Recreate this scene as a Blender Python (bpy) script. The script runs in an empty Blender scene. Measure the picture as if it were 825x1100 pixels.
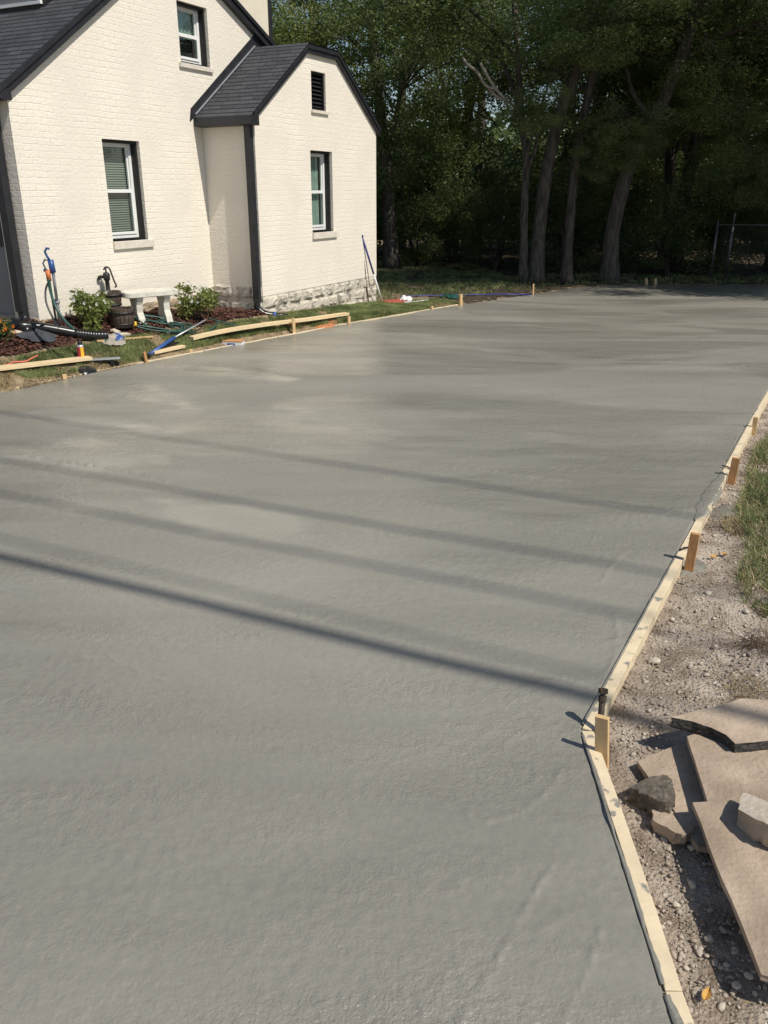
import bpy, bmesh, math, random
import numpy as np
from mathutils import Vector, Matrix, noise as mn
R=math.radians; PI=math.pi
sc=bpy.context.scene; C=sc.collection
# ---------------------------------------------------------------- camera
cam=bpy.data.cameras.new('camera'); co=bpy.data.objects.new('camera',cam); C.objects.link(co); sc.camera=co
cam.sensor_fit='HORIZONTAL'; cam.sensor_width=36; cam.lens=36*890/825
co.location=(0,0,2.0); co.rotation_euler=(R(90)-math.atan(345/890),0,0); cam.clip_end=1500; cam.clip_start=.05
# ---------------------------------------------------------------- sky and sun
SEL,SPHI=52.5,37
sd=Vector((math.cos(R(SEL))*math.cos(R(SPHI)),-math.cos(R(SEL))*math.sin(R(SPHI)),math.sin(R(SEL))))
w=bpy.data.worlds.new('World'); sc.world=w; w.use_nodes=True; nt=w.node_tree
sky=nt.nodes.new('ShaderNodeTexSky'); sky.sky_type='NISHITA'; sky.sun_disc=False
sky.sun_elevation=R(SEL); sky.sun_rotation=math.atan2(sd.x,sd.y); sky.air_density=1.0; sky.dust_density=.6; sky.ozone_density=1.0
nt.links.new(sky.outputs[0],nt.nodes['Background'].inputs[0]); nt.nodes['Background'].inputs[1].default_value=.085
sl=bpy.data.lights.new('sun','SUN'); so=bpy.data.objects.new('sun',sl); C.objects.link(so)
sl.energy=4.3; sl.angle=R(.53); sl.color=(1,.93,.82); so.rotation_euler=sd.to_track_quat('Z','Y').to_euler()
sc.view_settings.view_transform='Standard'; sc.view_settings.look='None'; sc.view_settings.exposure=.06; sc.view_settings.gamma=1
# ---------------------------------------------------------------- terrain functions
LEDGE=[(-7.4,3.7),(-4.077,8.66),(-3.189,10.0),(-2.007,11.786),(-.563,13.54),(1.352,15.87),(3.085,17.6),(4.035,18.72),(5.256,19.5)]
REDGE=[(.752,-3),(.752,1.60),(.757,1.75),(.770,2.1),(.780,2.42),(.787,2.75),(.80,2.79),(1.765,4.535),(2.70,6.225),(3.70,8.025),(8.5,16.5),(12,19.5)]
def interp(y,E):
    if y<=E[0][1]: return E[0][0]
    for (x0,y0),(x1,y1) in zip(E,E[1:]):
        if y<=y1: return x0+(x1-x0)*(y-y0)/(y1-y0)
    return E[-1][0]
def clamp(v,a=0.,b=1.): return max(a,min(b,v))
def ldist(x,y):
    # distance outside the slab's left edge (positive = yard side), negative inside
    return (interp(y,LEDGE)-x)*.80
def gz(x,y):
    # terrain height (before fine noise)
    s=(x+.143)*.454+(y-16.287)*.891          # along the facade
    zw=clamp(-s*.070,0,.5)
    if -s>7.2: zw=.5
    dw=1.4 if s>-.2 else (.62+(s+3.7)*.22 if s>-3.7 else (.62+(-s-3.7)*.12))
    dw=clamp(dw,.6,1.4)
    if y<19.5:
        d=ldist(x,y)
        if d>-.0: return zw*clamp(d/dw)**1.0-.015*clamp(1-d/.3)
        rd=(x-interp(y,REDGE))*.87
        if rd>0:
            return -.075+.05*clamp((rd-.5)/.9)
        return -.13
    return -.01

rnd=random.Random(7)
def np_noise(x,y,seed=0):
    x=np.asarray(x,float);y=np.asarray(y,float)
    xi=np.floor(x).astype(np.int64);yi=np.floor(y).astype(np.int64);fx=x-xi;fy=y-yi
    fx=fx*fx*(3-2*fx);fy=fy*fy*(3-2*fy)
    def h(a,b):
        n=(a*374761393+b*668265263+seed*1442695041)&0xffffffff
        n=((n^(n>>13))*1274126177)&0xffffffff
        return ((n^(n>>16))&0xffff)/32767.5-1
    return (h(xi,yi)*(1-fx)+h(xi+1,yi)*fx)*(1-fy)+(h(xi,yi+1)*(1-fx)+h(xi+1,yi+1)*fx)*fy
def gzn(x,y):
    z=gz(x,y)
    if z<-.12: return z
    ins=clamp(abs(ldist(x,y))/.2) if x<interp(y,LEDGE) else 1
    return z+ins*(.012*float(np_noise(x*3,y*3,5))+.006*float(np_noise(x*9,y*9,6)))
# ---------------------------------------------------------------- materials
def mat(name,col,rough=.8,var=.15,scale=6,col2=None,bump=0,bscale=40,metal=0,spec=.5,spots=None,detail=6,wave=None,trans=0,stretch=None,coord='Object'):
    m=bpy.data.materials.new(name); m.use_nodes=True; n=m.node_tree.nodes; L=m.node_tree.links
    b=n['Principled BSDF']; b.inputs['Roughness'].default_value=rough; b.inputs['Metallic'].default_value=metal
    b.inputs['Specular IOR Level'].default_value=spec
    tc=n.new('ShaderNodeTexCoord'); v=tc.outputs[coord]
    if stretch:
        mp=n.new('ShaderNodeMapping'); mp.inputs['Scale'].default_value=stretch; L.new(v,mp.inputs[0]); v=mp.outputs[0]
    nz=n.new('ShaderNodeTexNoise'); nz.inputs['Scale'].default_value=scale; nz.inputs['Detail'].default_value=detail; L.new(v,nz.inputs['Vector'])
    cr=n.new('ShaderNodeValToRGB'); L.new(nz.outputs[0],cr.inputs[0])
    c1=[c*(1-var) for c in col]; c2=[min(1,c*(1+var)) for c in col] if col2 is None else col2
    cr.color_ramp.elements[0].position=.35; cr.color_ramp.elements[1].position=.65
    cr.color_ramp.elements[0].color=(*c1,1); cr.color_ramp.elements[1].color=(*c2,1)
    out=cr.outputs[0]
    if spots:   # (scale, threshold, colour)
        s=n.new('ShaderNodeTexNoise'); s.inputs['Scale'].default_value=spots[0]; s.inputs['Detail'].default_value=4; L.new(v,s.inputs['Vector'])
        r=n.new('ShaderNodeValToRGB'); r.color_ramp.elements[0].position=spots[1]; r.color_ramp.elements[1].position=spots[1]+.06; L.new(s.outputs[0],r.inputs[0])
        mx=n.new('ShaderNodeMixRGB'); L.new(r.outputs[0],mx.inputs[0]); L.new(out,mx.inputs[1]); mx.inputs[2].default_value=(*spots[2],1); out=mx.outputs[0]
    L.new(out,b.inputs['Base Color'])
    if bump:
        z=n.new('ShaderNodeTexNoise'); z.inputs['Scale'].default_value=bscale; z.inputs['Detail'].default_value=8; L.new(v,z.inputs['Vector'])
        bp=n.new('ShaderNodeBump'); bp.inputs['Strength'].default_value=1; bp.inputs['Distance'].default_value=bump; L.new(z.outputs[0],bp.inputs['Height']); L.new(bp.outputs[0],b.inputs['Normal'])
    if trans:
        t=n.new('ShaderNodeBsdfTranslucent'); L.new(out,t.inputs[0]); mx=n.new('ShaderNodeMixShader'); mx.inputs[0].default_value=trans
        L.new(b.outputs[0],mx.inputs[1]); L.new(t.outputs[0],mx.inputs[2]); L.new(mx.outputs[0],n['Material Output'].inputs[0])
    return m
def math_node(n,L,op,a,b=None,c=None):
    k=n.new('ShaderNodeMath'); k.operation=op
    for i,x in enumerate((a,b,c)):
        if x is None: continue
        if isinstance(x,(int,float)): k.inputs[i].default_value=x
        else: L.new(x,k.inputs[i])
    return k.outputs[0]
def brick_mat(name,col,stain=None,rel=.0075):
    m=bpy.data.materials.new(name); m.use_nodes=True; n=m.node_tree.nodes; L=m.node_tree.links; b=n['Principled BSDF']
    tc=n.new('ShaderNodeTexCoord'); sp=n.new('ShaderNodeSeparateXYZ'); L.new(tc.outputs['Object'],sp.inputs[0])
    wob=n.new('ShaderNodeTexNoise'); wob.inputs['Scale'].default_value=3; wob.inputs['Detail'].default_value=3; L.new(tc.outputs['Object'],wob.inputs['Vector'])
    xy=math_node(n,L,'MULTIPLY_ADD',wob.outputs[0],.05,math_node(n,L,'ADD',sp.outputs[0],sp.outputs[1])); zz=math_node(n,L,'MULTIPLY_ADD',wob.outputs[0],.03,sp.outputs[2])
    xy=math_node(n,L,'MULTIPLY',xy,2.4); cb=n.new('ShaderNodeCombineXYZ'); L.new(xy,cb.inputs[0]); L.new(zz,cb.inputs[1])
    br=n.new('ShaderNodeTexBrick'); L.new(cb.outputs[0],br.inputs['Vector']); br.inputs['Scale'].default_value=1
    br.inputs['Brick Width'].default_value=.504; br.inputs['Row Height'].default_value=.072; br.inputs['Mortar Size'].default_value=.007; br.inputs['Mortar Smooth'].default_value=.9
    br.inputs['Color1'].default_value=(1,1,1,1); br.inputs['Color2'].default_value=(.55,.55,.55,1); br.inputs['Mortar'].default_value=(0,0,0,1)
    big=n.new('ShaderNodeTexNoise'); big.inputs['Scale'].default_value=1.6; big.inputs['Detail'].default_value=5; L.new(tc.outputs['Object'],big.inputs['Vector'])
    fin=n.new('ShaderNodeTexNoise'); fin.inputs['Scale'].default_value=26; fin.inputs['Detail'].default_value=6; L.new(tc.outputs['Object'],fin.inputs['Vector'])
    rr=n.new('ShaderNodeValToRGB'); rr.color_ramp.elements[0].position=.38; rr.color_ramp.elements[1].position=.62; L.new(big.outputs[0],rr.inputs[0])
    h1=math_node(n,L,'MULTIPLY',br.outputs[0],math_node(n,L,'MULTIPLY_ADD',rr.outputs[0],.38,.06)); h=math_node(n,L,'ADD',h1,math_node(n,L,'MULTIPLY',fin.outputs[0],.8))
    bp=n.new('ShaderNodeBump'); bp.inputs['Distance'].default_value=rel; L.new(h,bp.inputs['Height']); L.new(bp.outputs[0],b.inputs['Normal'])
    cr=n.new('ShaderNodeValToRGB'); cr.color_ramp.elements[0].color=(*[c*.93 for c in col],1); cr.color_ramp.elements[1].color=(*[min(.95,c*1.05) for c in col],1)
    cr.color_ramp.elements[0].position=.3; cr.color_ramp.elements[1].position=.7; L.new(big.outputs[0],cr.inputs[0]); out=cr.outputs[0]
    if stain:
        s=n.new('ShaderNodeTexNoise'); s.inputs['Scale'].default_value=stain[0]; s.inputs['Detail'].default_value=7; s.inputs['Roughness'].default_value=.7; L.new(tc.outputs['Object'],s.inputs['Vector'])
        r=n.new('ShaderNodeValToRGB'); r.color_ramp.elements[0].position=stain[1]; r.color_ramp.elements[1].position=stain[1]+.12; L.new(s.outputs[0],r.inputs[0])
        mx=n.new('ShaderNodeMixRGB'); L.new(r.outputs[0],mx.inputs[0]); L.new(out,mx.inputs[1]); mx.inputs[2].default_value=(*stain[2],1); out=mx.outputs[0]
    L.new(out,b.inputs['Base Color']); b.inputs['Roughness'].default_value=.75; b.inputs['Specular IOR Level'].default_value=.25
    return m
def shingle_mat():
    m=bpy.data.materials.new('dark_shingles'); m.use_nodes=True; n=m.node_tree.nodes; L=m.node_tree.links; b=n['Principled BSDF']
    uv=n.new('ShaderNodeUVMap'); uv.uv_map='UVMap'
    um=n.new('ShaderNodeMapping'); um.inputs['Scale'].default_value=(3,1,1); L.new(uv.outputs[0],um.inputs[0]); br=n.new('ShaderNodeTexBrick'); L.new(um.outputs[0],br.inputs['Vector']); br.inputs['Scale'].default_value=1; br.offset=.37; br.squash=1.4; br.squash_frequency=3
    br.inputs['Brick Width'].default_value=.66; br.inputs['Row Height'].default_value=.105; br.inputs['Mortar Size'].default_value=.013; br.inputs['Mortar Smooth'].default_value=.2; br.inputs['Bias'].default_value=-.1
    br.inputs['Color1'].default_value=(.085,.09,.105,1); br.inputs['Color2'].default_value=(.045,.048,.058,1); br.inputs['Mortar'].default_value=(.008,.008,.01,1)
    g=n.new('ShaderNodeTexNoise'); g.inputs['Scale'].default_value=60; L.new(uv.outputs[0],g.inputs['Vector'])
    mx=n.new('ShaderNodeMixRGB'); mx.blend_type='MULTIPLY'; mx.inputs[0].default_value=.5; L.new(br.outputs[0],mx.inputs[1]); L.new(g.outputs[0],mx.inputs[2])
    L.new(mx.outputs[0],b.inputs['Base Color']); b.inputs['Roughness'].default_value=.85
    bw=math_node(n,L,'SUBTRACT',1,br.outputs[1]); bp=n.new('ShaderNodeBump'); bp.inputs['Distance'].default_value=.012; L.new(math_node(n,L,'MULTIPLY_ADD',g.outputs[0],.3,bw),bp.inputs['Height']); L.new(bp.outputs[0],b.inputs['Normal'])
    return m
def slab_mat():
    m=bpy.data.materials.new('wet_concrete'); m.use_nodes=True; n=m.node_tree.nodes; L=m.node_tree.links; b=n['Principled BSDF']
    tc=n.new('ShaderNodeTexCoord'); o=tc.outputs['Object']
    mp=n.new('ShaderNodeMapping'); mp.inputs['Rotation'].default_value=(0,0,R(24)); mp.inputs['Scale'].default_value=(.35,1,1); L.new(o,mp.inputs[0])
    a=n.new('ShaderNodeTexNoise'); a.inputs['Scale'].default_value=.9; a.inputs['Detail'].default_value=6; a.inputs['Distortion'].default_value=.6; L.new(mp.outputs[0],a.inputs['Vector'])
    cr=n.new('ShaderNodeValToRGB'); cr.color_ramp.elements[0].position=.3; cr.color_ramp.elements[1].position=.72
    cr.color_ramp.elements[0].color=(.202,.195,.168,1); cr.color_ramp.elements[1].color=(.286,.275,.236,1); L.new(a.outputs[0],cr.inputs[0])
    f=n.new('ShaderNodeTexNoise'); f.inputs['Scale'].default_value=34; f.inputs['Detail'].default_value=5; L.new(o,f.inputs['Vector'])
    mx=n.new('ShaderNodeMixRGB'); mx.blend_type='OVERLAY'; mx.inputs[0].default_value=.12; L.new(cr.outputs[0],mx.inputs[1]); L.new(f.outputs[0],mx.inputs[2])
    at=n.new('ShaderNodeAttribute'); at.attribute_name='film_sheen'
    fm=n.new('ShaderNodeMixRGB'); L.new(at.outputs['Fac'],fm.inputs[0]); L.new(mx.outputs[0],fm.inputs[1]); fm.inputs[2].default_value=(.325,.315,.27,1)  # sheen on the wet film painted in as a lighter base colour
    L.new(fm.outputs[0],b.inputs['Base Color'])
    w2=n.new('ShaderNodeTexNoise'); w2.inputs['Scale'].default_value=.75; w2.inputs['Detail'].default_value=4; w2.inputs['Distortion'].default_value=.8; L.new(mp.outputs[0],w2.inputs['Vector'])
    rr=n.new('ShaderNodeMapRange'); rr.inputs[1].default_value=.46; rr.inputs[2].default_value=.54; rr.inputs[3].default_value=.25; rr.inputs[4].default_value=.55; L.new(w2.outputs[0],rr.inputs[0]); L.new(math_node(n,L,'MAXIMUM',math_node(n,L,'MULTIPLY_ADD',at.outputs['Fac'],-.3,rr.outputs[0]),.17),b.inputs['Roughness'])
    b.inputs['Specular IOR Level'].default_value=.5
    # pimpled, rubbed texture: patches of coarser and smoother finish
    v=n.new('ShaderNodeTexNoise'); v.inputs['Scale'].default_value=75; v.inputs['Detail'].default_value=3; v.inputs['Roughness'].default_value=.55; v.inputs['Distortion'].default_value=.4; L.new(o,v.inputs['Vector'])
    v2=n.new('ShaderNodeTexNoise'); v2.inputs['Scale'].default_value=22; v2.inputs['Detail'].default_value=3; L.new(o,v2.inputs['Vector'])
    pt=n.new('ShaderNodeTexNoise'); pt.inputs['Scale'].default_value=2.6; pt.inputs['Detail'].default_value=3; L.new(mp.outputs[0],pt.inputs['Vector'])
    pr=n.new('ShaderNodeMapRange'); pr.inputs[1].default_value=.35; pr.inputs[2].default_value=.65; pr.inputs[3].default_value=.06; pr.inputs[4].default_value=1; L.new(pt.outputs[0],pr.inputs[0])
    hh=math_node(n,L,'MULTIPLY',math_node(n,L,'MULTIPLY_ADD',v2.outputs[0],1.3,v.outputs[0]),pr.outputs[0])
    bp=n.new('ShaderNodeBump'); bp.inputs['Distance'].default_value=.0062; L.new(hh,bp.inputs['Height']); L.new(bp.outputs[0],b.inputs['Normal'])
    return m
CREAM=(.79,.74,.645)
M=dict(
 brick=brick_mat('painted_brick',CREAM), stone=brick_mat('painted_stone',(.56,.52,.44),(5,.5,(.2,.185,.16)),.006),
 stone_brown=brick_mat('bare_limestone',(.42,.34,.24),(6,.55,(.12,.09,.06)),.004),
 shingle=shingle_mat(), slab=slab_mat(),
 black=mat('black_trim_paint',(.02,.021,.026),.45,.2,8), blackwin=mat('black_window_trim',(.008,.008,.009),.5,.2), vinyl=mat('white_vinyl',(.8,.81,.8),.35,.03),
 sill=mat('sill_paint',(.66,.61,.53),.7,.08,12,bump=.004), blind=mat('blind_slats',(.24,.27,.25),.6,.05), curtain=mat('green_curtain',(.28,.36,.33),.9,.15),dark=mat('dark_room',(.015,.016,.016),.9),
 grey=mat('grey_panel_paint',(.2,.21,.22),.6,.06,5),
 pine=mat('fresh_pine',(.71,.56,.34),.65,.09,9,stretch=(1,1,6),bump=.001,bscale=60), pinesplash=mat('splashed_pine',(.68,.57,.39),.7,.08,9,bump=.0015,bscale=60,spots=(13,.61,(.25,.24,.21))),
 stake=mat('orange_stake_wood',(.46,.24,.1),.75,.2,20,stretch=(4,4,.6),bump=.001), stakepale=mat('pale_stake_wood',(.62,.43,.22),.75,.12,20),
 drip=mat('wet_cement_smear',(.19,.18,.15),.7,.2,25,bump=.008,bscale=60),
 rust=mat('rusty_pipe',(.055,.042,.032),.7,.4,25,metal=.4,bump=.002,spots=(40,.6,(.2,.09,.03))), cement=mat('cement_splash',(.33,.31,.27),.8,.15,30,bump=.003),
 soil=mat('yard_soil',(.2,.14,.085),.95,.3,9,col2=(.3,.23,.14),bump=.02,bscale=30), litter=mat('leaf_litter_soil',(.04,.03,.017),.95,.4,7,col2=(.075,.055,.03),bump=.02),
 gravelb=mat('gravel_dirt',(.29,.22,.16),.95,.25,6,col2=(.52,.44,.36),bump=.03,bscale=70,spots=(60,.6,(.4,.36,.3))),
 mulch=mat('red_brown_mulch',(.075,.03,.02),.95,.35,25,bump=.03,bscale=60), chip=mat('mulch_chips',(.09,.036,.024),.9,.4,12,col2=(.16,.07,.045)),
 grass=mat('grass_blades',(.18,.24,.075),.6,.35,3,col2=(.36,.40,.17),trans=.4), dry=mat('dry_straw',(.3,.22,.11),.8,.3,6,col2=(.42,.33,.18)),
 pebble=mat('pebbles',(.31,.26,.21),.9,.25,5,col2=(.53,.46,.39),bump=.002,bscale=120), pale=mat('pale_rock',(.5,.44,.36),.9,.12,14,bump=.006,bscale=40),
 palegravel=mat('pale_gravel_stone',(.36,.30,.24),.9,.15,3,col2=(.58,.52,.44),bump=.003,bscale=60),
 slabold=mat('old_concrete_face',(.36,.28,.205),.9,.2,4,col2=(.47,.375,.285),bump=.006,bscale=55,spots=(60,.64,(.24,.19,.14))), slabdark=mat('asphalt_broken_edge',(.045,.042,.038),.95,.4,40,bump=.012,bscale=60,spots=(55,.63,(.22,.2,.17))),
 darkrock=mat('dark_lump',(.13,.11,.085),.95,.3,30,bump=.01,bscale=60,spots=(45,.6,(.26,.22,.17))),
 bark=mat('tree_bark',(.06,.05,.04),.9,.35,6,col2=(.12,.105,.085),bump=.03,bscale=12,stretch=(3,3,.5)), barkpale=mat('bare_pale_wood',(.3,.27,.22),.8,.15,9),
 rubber=mat('black_plastic_pipe',(.012,.012,.013),.28,.2), hose=mat('green_garden_hose',(.02,.075,.06),.4,.15), blue=mat('blue_plastic',(.03,.085,.27),.4,.15), navy=mat('navy_pole',(.02,.035,.2),.4,.1),
 red=mat('red_plastic',(.45,.04,.05),.45,.15), redcloth=mat('red_cloth',(.3,.07,.045),.8,.2), yellow=mat('yellow_plastic',(.75,.5,.03),.5), orange=mat('orange_plastic',(.6,.18,.05),.5), cordred=mat('salmon_cord',(.62,.17,.1),.6),
 alu=mat('dull_aluminium',(.5,.53,.56),.4,.1,metal=.5), white=mat('white_plastic',(.75,.75,.74),.5,.05), cloth=mat('charcoal_cloth',(.045,.05,.06),.9,.25,12,bump=.01), rag=mat('dirty_rag',(.32,.29,.24),.9,.25,12,bump=.01),
 iron=mat('cast_iron_black',(.02,.018,.017),.5,.3,20), barrel=mat('brown_barrel_wood',(.085,.06,.045),.75,.35,14,stretch=(8,8,.6),bump=.003), benchst=mat('mossy_cast_stone',(.62,.60,.53),.9,.1,16,bump=.004,spots=(14,.62,(.3,.3,.23))),
 flower=mat('orange_petals',(.75,.2,.02),.6,.15), wflower=mat('white_petals',(.75,.75,.65),.6,.05), galv=mat('galvanised_fence',(.16,.165,.17),.45,.1,metal=.6), treated=mat('utility_pole_wood',(.12,.09,.06),.85,.3), cable=mat('black_cable',(.02,.02,.02),.6),
 brownpole=mat('brown_rod',(.16,.11,.07),.6,.2), leafy=mat('yellow_leaf',(.55,.32,.08),.7,.15), clay=mat('orange_clay_soil',(.42,.17,.07),.95,.2,20,bump=.01),
)
def leafmat(name,a,b,tr=.35): return mat(name,a,.5,.0,.8,col2=b,trans=tr,detail=3,spec=.35)
LM=[leafmat('foliage_deep',(.06,.10,.036),(.17,.21,.08),.5),leafmat('foliage_mid',(.085,.135,.045),(.21,.26,.09),.5),leafmat('foliage_yellow',(.14,.19,.05),(.30,.33,.10),.5),leafmat('foliage_rust',(.12,.085,.035),(.2,.12,.05))]
GL=M['glass']=bpy.data.materials.new('window_glass'); GL.use_nodes=True
_n=GL.node_tree.nodes; _L=GL.node_tree.links; _n.remove(_n['Principled BSDF'])
_t=_n.new('ShaderNodeBsdfTransparent'); _t.inputs[0].default_value=(.85,.92,.88,1); _gl=_n.new('ShaderNodeBsdfGlossy'); _gl.inputs['Roughness'].default_value=.02; _m=_n.new('ShaderNodeMixShader')
_m.inputs[0].default_value=.16; _L.new(_t.outputs[0],_m.inputs[1]); _L.new(_gl.outputs[0],_m.inputs[2]); _L.new(_m.outputs[0],_n['Material Output'].inputs[0])
# ---------------------------------------------------------------- object helpers
def link(name,me,m=None,parent=None,smooth=False,loc=None,**pr):
    o=bpy.data.objects.new(name,me); C.objects.link(o)
    if m is not None and me is not None:
        for mm in (m if isinstance(m,(list,tuple)) else [m]): me.materials.append(mm)
    if parent: o.parent=parent
    if loc: o.location=loc
    if smooth and me: me.polygons.foreach_set('use_smooth',[True]*len(me.polygons))
    for k,v in pr.items(): o[k]=v
    return o
def thing(name,label,cat,loc=(0,0,0),rz=0,group=None):
    o=bpy.data.objects.new(name,None); C.objects.link(o); o.location=loc; o.rotation_euler=(0,0,rz); o.empty_display_size=.1
    tag(o,label,cat,group); return o
def tag(o,label,cat,group=None):
    o['label']=label; o['category']=cat
    if group: o['group']=group
    return o
def struct(o,kind='structure'): o['kind']=kind; return o
class MB:
    def __init__(s): s.v=[]; s.f=[]; s.m=[]
    def add(s,vs,fs,mi=0):
        k=len(s.v); s.v+=[tuple(v) for v in vs]; s.f+=[tuple(k+i for i in f) for f in fs]; s.m+=[mi]*len(fs); return s
    def box(s,x0,y0,z0,x1,y1,z1,mi=0):
        return s.add([(x0,y0,z0),(x1,y0,z0),(x1,y1,z0),(x0,y1,z0),(x0,y0,z1),(x1,y0,z1),(x1,y1,z1),(x0,y1,z1)],[(0,3,2,1),(4,5,6,7),(0,1,5,4),(1,2,6,5),(2,3,7,6),(3,0,4,7)],mi)
    def beam(s,a,b,w,h,up=(0,0,1),mi=0,bev=0):
        a=Vector(a);b=Vector(b);d=(b-a).normalized();sx=d.cross(Vector(up)).normalized();u=sx.cross(d)
        vs=[]
        for p in (a,b):
            for i,j in ((-1,-1),(1,-1),(1,1),(-1,1)): vs.append(p+sx*w/2*i+u*h/2*j)
        return s.add(vs,[(3,2,1,0),(4,5,6,7),(0,1,5,4),(1,2,6,5),(2,3,7,6),(3,0,4,7)],mi)
    def prism(s,pts,y0,y1,mi=0):   # polygon in x,z extruded in y
        k=len(pts); return s.add([(x,y0,z) for x,z in pts]+[(x,y1,z) for x,z in pts],[tuple(range(k)),tuple(reversed(range(k,2*k)))]+[(i+k,(i+1)%k+k,(i+1)%k,i) for i in range(k)],mi)
    def tube(s,pts,r,n=8,cap=True,mi=0):
        pts=[Vector(p) for p in pts]; rs=r if isinstance(r,(list,tuple)) else [r]*len(pts)
        t0=(pts[1]-pts[0]).normalized(); nn=t0.orthogonal().normalized(); k=len(s.v)
        for i,p in enumerate(pts):
            t=(pts[min(i+1,len(pts)-1)]-pts[max(i-1,0)]).normalized(); nn=(nn-t*nn.dot(t)).normalized(); bb=t.cross(nn)
            for j in range(n):
                a=2*PI*j/n; s.v.append(tuple(p+(nn*math.cos(a)+bb*math.sin(a))*rs[i]))
        for i in range(len(pts)-1):
            for j in range(n): s.f.append((k+i*n+j,k+i*n+(j+1)%n,k+(i+1)*n+(j+1)%n,k+(i+1)*n+j)); s.m.append(mi)
        if cap:
            s.f.append(tuple(k+j for j in reversed(range(n)))); s.f.append(tuple(k+(len(pts)-1)*n+j for j in range(n))); s.m+=[mi,mi]
        return s
    def lathe(s,prof,n=20,c=(0,0,0),mi=0):  # prof (r,z)
        k=len(s.v)
        for r,z in prof:
            for j in range(n): a=2*PI*j/n; s.v.append((c[0]+r*math.cos(a),c[1]+r*math.sin(a),c[2]+z))
        for i in range(len(prof)-1):
            for j in range(n): s.f.append((k+i*n+j,k+i*n+(j+1)%n,k+(i+1)*n+(j+1)%n,k+(i+1)*n+j)); s.m.append(mi)
        return s
    def mesh(s,name):
        me=bpy.data.meshes.new(name); me.from_pydata(s.v,[],s.f); me.polygons.foreach_set('material_index',s.m); me.update(); return me
    def build(s,name,m,parent=None,smooth=False,bev=0,**pr):
        me=s.mesh(name)
        o=link(name,me,m,parent,smooth,**pr)
        if bev:
            bm=bmesh.new(); bm.from_mesh(me); bmesh.ops.bevel(bm,geom=bm.edges[:],offset=bev,segments=2,affect='EDGES',profile=.6); bm.to_mesh(me); bm.free()
        return o
def smooth_pts(pts,n=6):
    pts=[Vector(p) for p in pts]; out=[]
    for i in range(len(pts)-1):
        p0=pts[max(i-1,0)];p1=pts[i];p2=pts[i+1];p3=pts[min(i+2,len(pts)-1)]
        for k in range(n):
            t=k/n; out.append(.5*((2*p1)+(p2-p0)*t+(2*p0-5*p1+4*p2-p3)*t*t+(3*p1-3*p2+p0*1-p0*2+p3)*t*t*t) if False else .5*((2*p1)+(p2-p0)*t+(2*p0-5*p1+4*p2-p3)*t*t+(-p0+3*p1-3*p2+p3)*t**3))
    out.append(pts[-1]); return out
def fastmesh(name,V,F,k):   # V (n,3), F (m,k)
    me=bpy.data.meshes.new(name); V=np.ascontiguousarray(V,np.float32); F=np.ascontiguousarray(F,np.int32)
    me.vertices.add(len(V)); me.vertices.foreach_set('co',V.ravel()); me.loops.add(F.size); me.loops.foreach_set('vertex_index',F.ravel())
    me.polygons.add(len(F)); me.polygons.foreach_set('loop_start',np.arange(0,F.size,k,dtype=np.int32)); me.polygons.foreach_set('loop_total',np.full(len(F),k,np.int32)); me.update(calc_edges=True); return me
def inpoly(x,y,poly):
    c=False;j=len(poly)-1
    for i in range(len(poly)):
        xi,yi=poly[i][:2];xj,yj=poly[j][:2]
        if (yi>y)!=(yj>y) and x<(xj-xi)*(y-yi)/(yj-yi)+xi: c=not c
        j=i
    return c
# ================================================================= SETTING
# ground: one sheet to the horizon, fine near the slab
xs=sorted(set([-300,-120,-60,-30,-20,-15]+[round(-12+.1*i,2) for i in range(261)]+[18,24,35,60,120,300]))
ys=sorted(set([-60,-20,-8]+[round(-4+.1*i,2) for i in range(300)]+[29,33,40,55,80,140,400]))
V=[(x,y,gzn(x,y) if abs(x)<15 and y<26 else -.01) for y in ys for x in xs]; nx=len(xs)
F=[(j*nx+i,j*nx+i+1,(j+1)*nx+i+1,(j+1)*nx+i) for j in range(len(ys)-1) for i in range(nx-1)]
struct(link('ground',fastmesh('ground',np.array(V),np.array(F),4),M['soil'],smooth=True))
def sheet(name,poly,step,dz,m,kind='structure',rag=.0,lift=0,seed=3):
    x0=min(p[0] for p in poly);x1=max(p[0] for p in poly);y0=min(p[1] for p in poly);y1=max(p[1] for p in poly)
    idx={};V=[];F=[]
    def vid(i,j):
        if (i,j) not in idx:
            x=x0+i*step;y=y0+j*step; idx[(i,j)]=len(V); V.append((x,y,gzn(x,y)+dz+lift*float(np_noise(x*14,y*14,seed))+lift*.6*float(np_noise(x*33,y*33,seed+1))))
        return idx[(i,j)]
    for i in range(int((x1-x0)/step)+1):
        for j in range(int((y1-y0)/step)+1):
            cx=x0+(i+.5)*step;cy=y0+(j+.5)*step
            a=rag*float(np_noise(cx*4,cy*4,seed)); b=rag*float(np_noise(cx*4,cy*4,seed+9))
            if inpoly(cx+a,cy+b,poly): F.append((vid(i,j),vid(i+1,j),vid(i+1,j+1),vid(i,j+1)))
    return struct(link(name,fastmesh(name,np.array(V),np.array(F),4),m,smooth=True),kind)
MULCH=[(-4.704, 8.819), (-4.334, 9.348), (-4.122, 9.604), (-3.841, 10.027), (-3.6, 10.511), (-3.282, 10.814), (-2.944, 11.41), (-2.379, 12.107), (-2.013, 12.614), (-1.758, 12.899)]+[(-1.85,12.98),(-2.65,13.4),(-5.2,8.9),(-6.2,8.6)]
sheet('mulch_bed',MULCH,.04,.02,M['mulch'],rag=.05,lift=.012)
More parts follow.
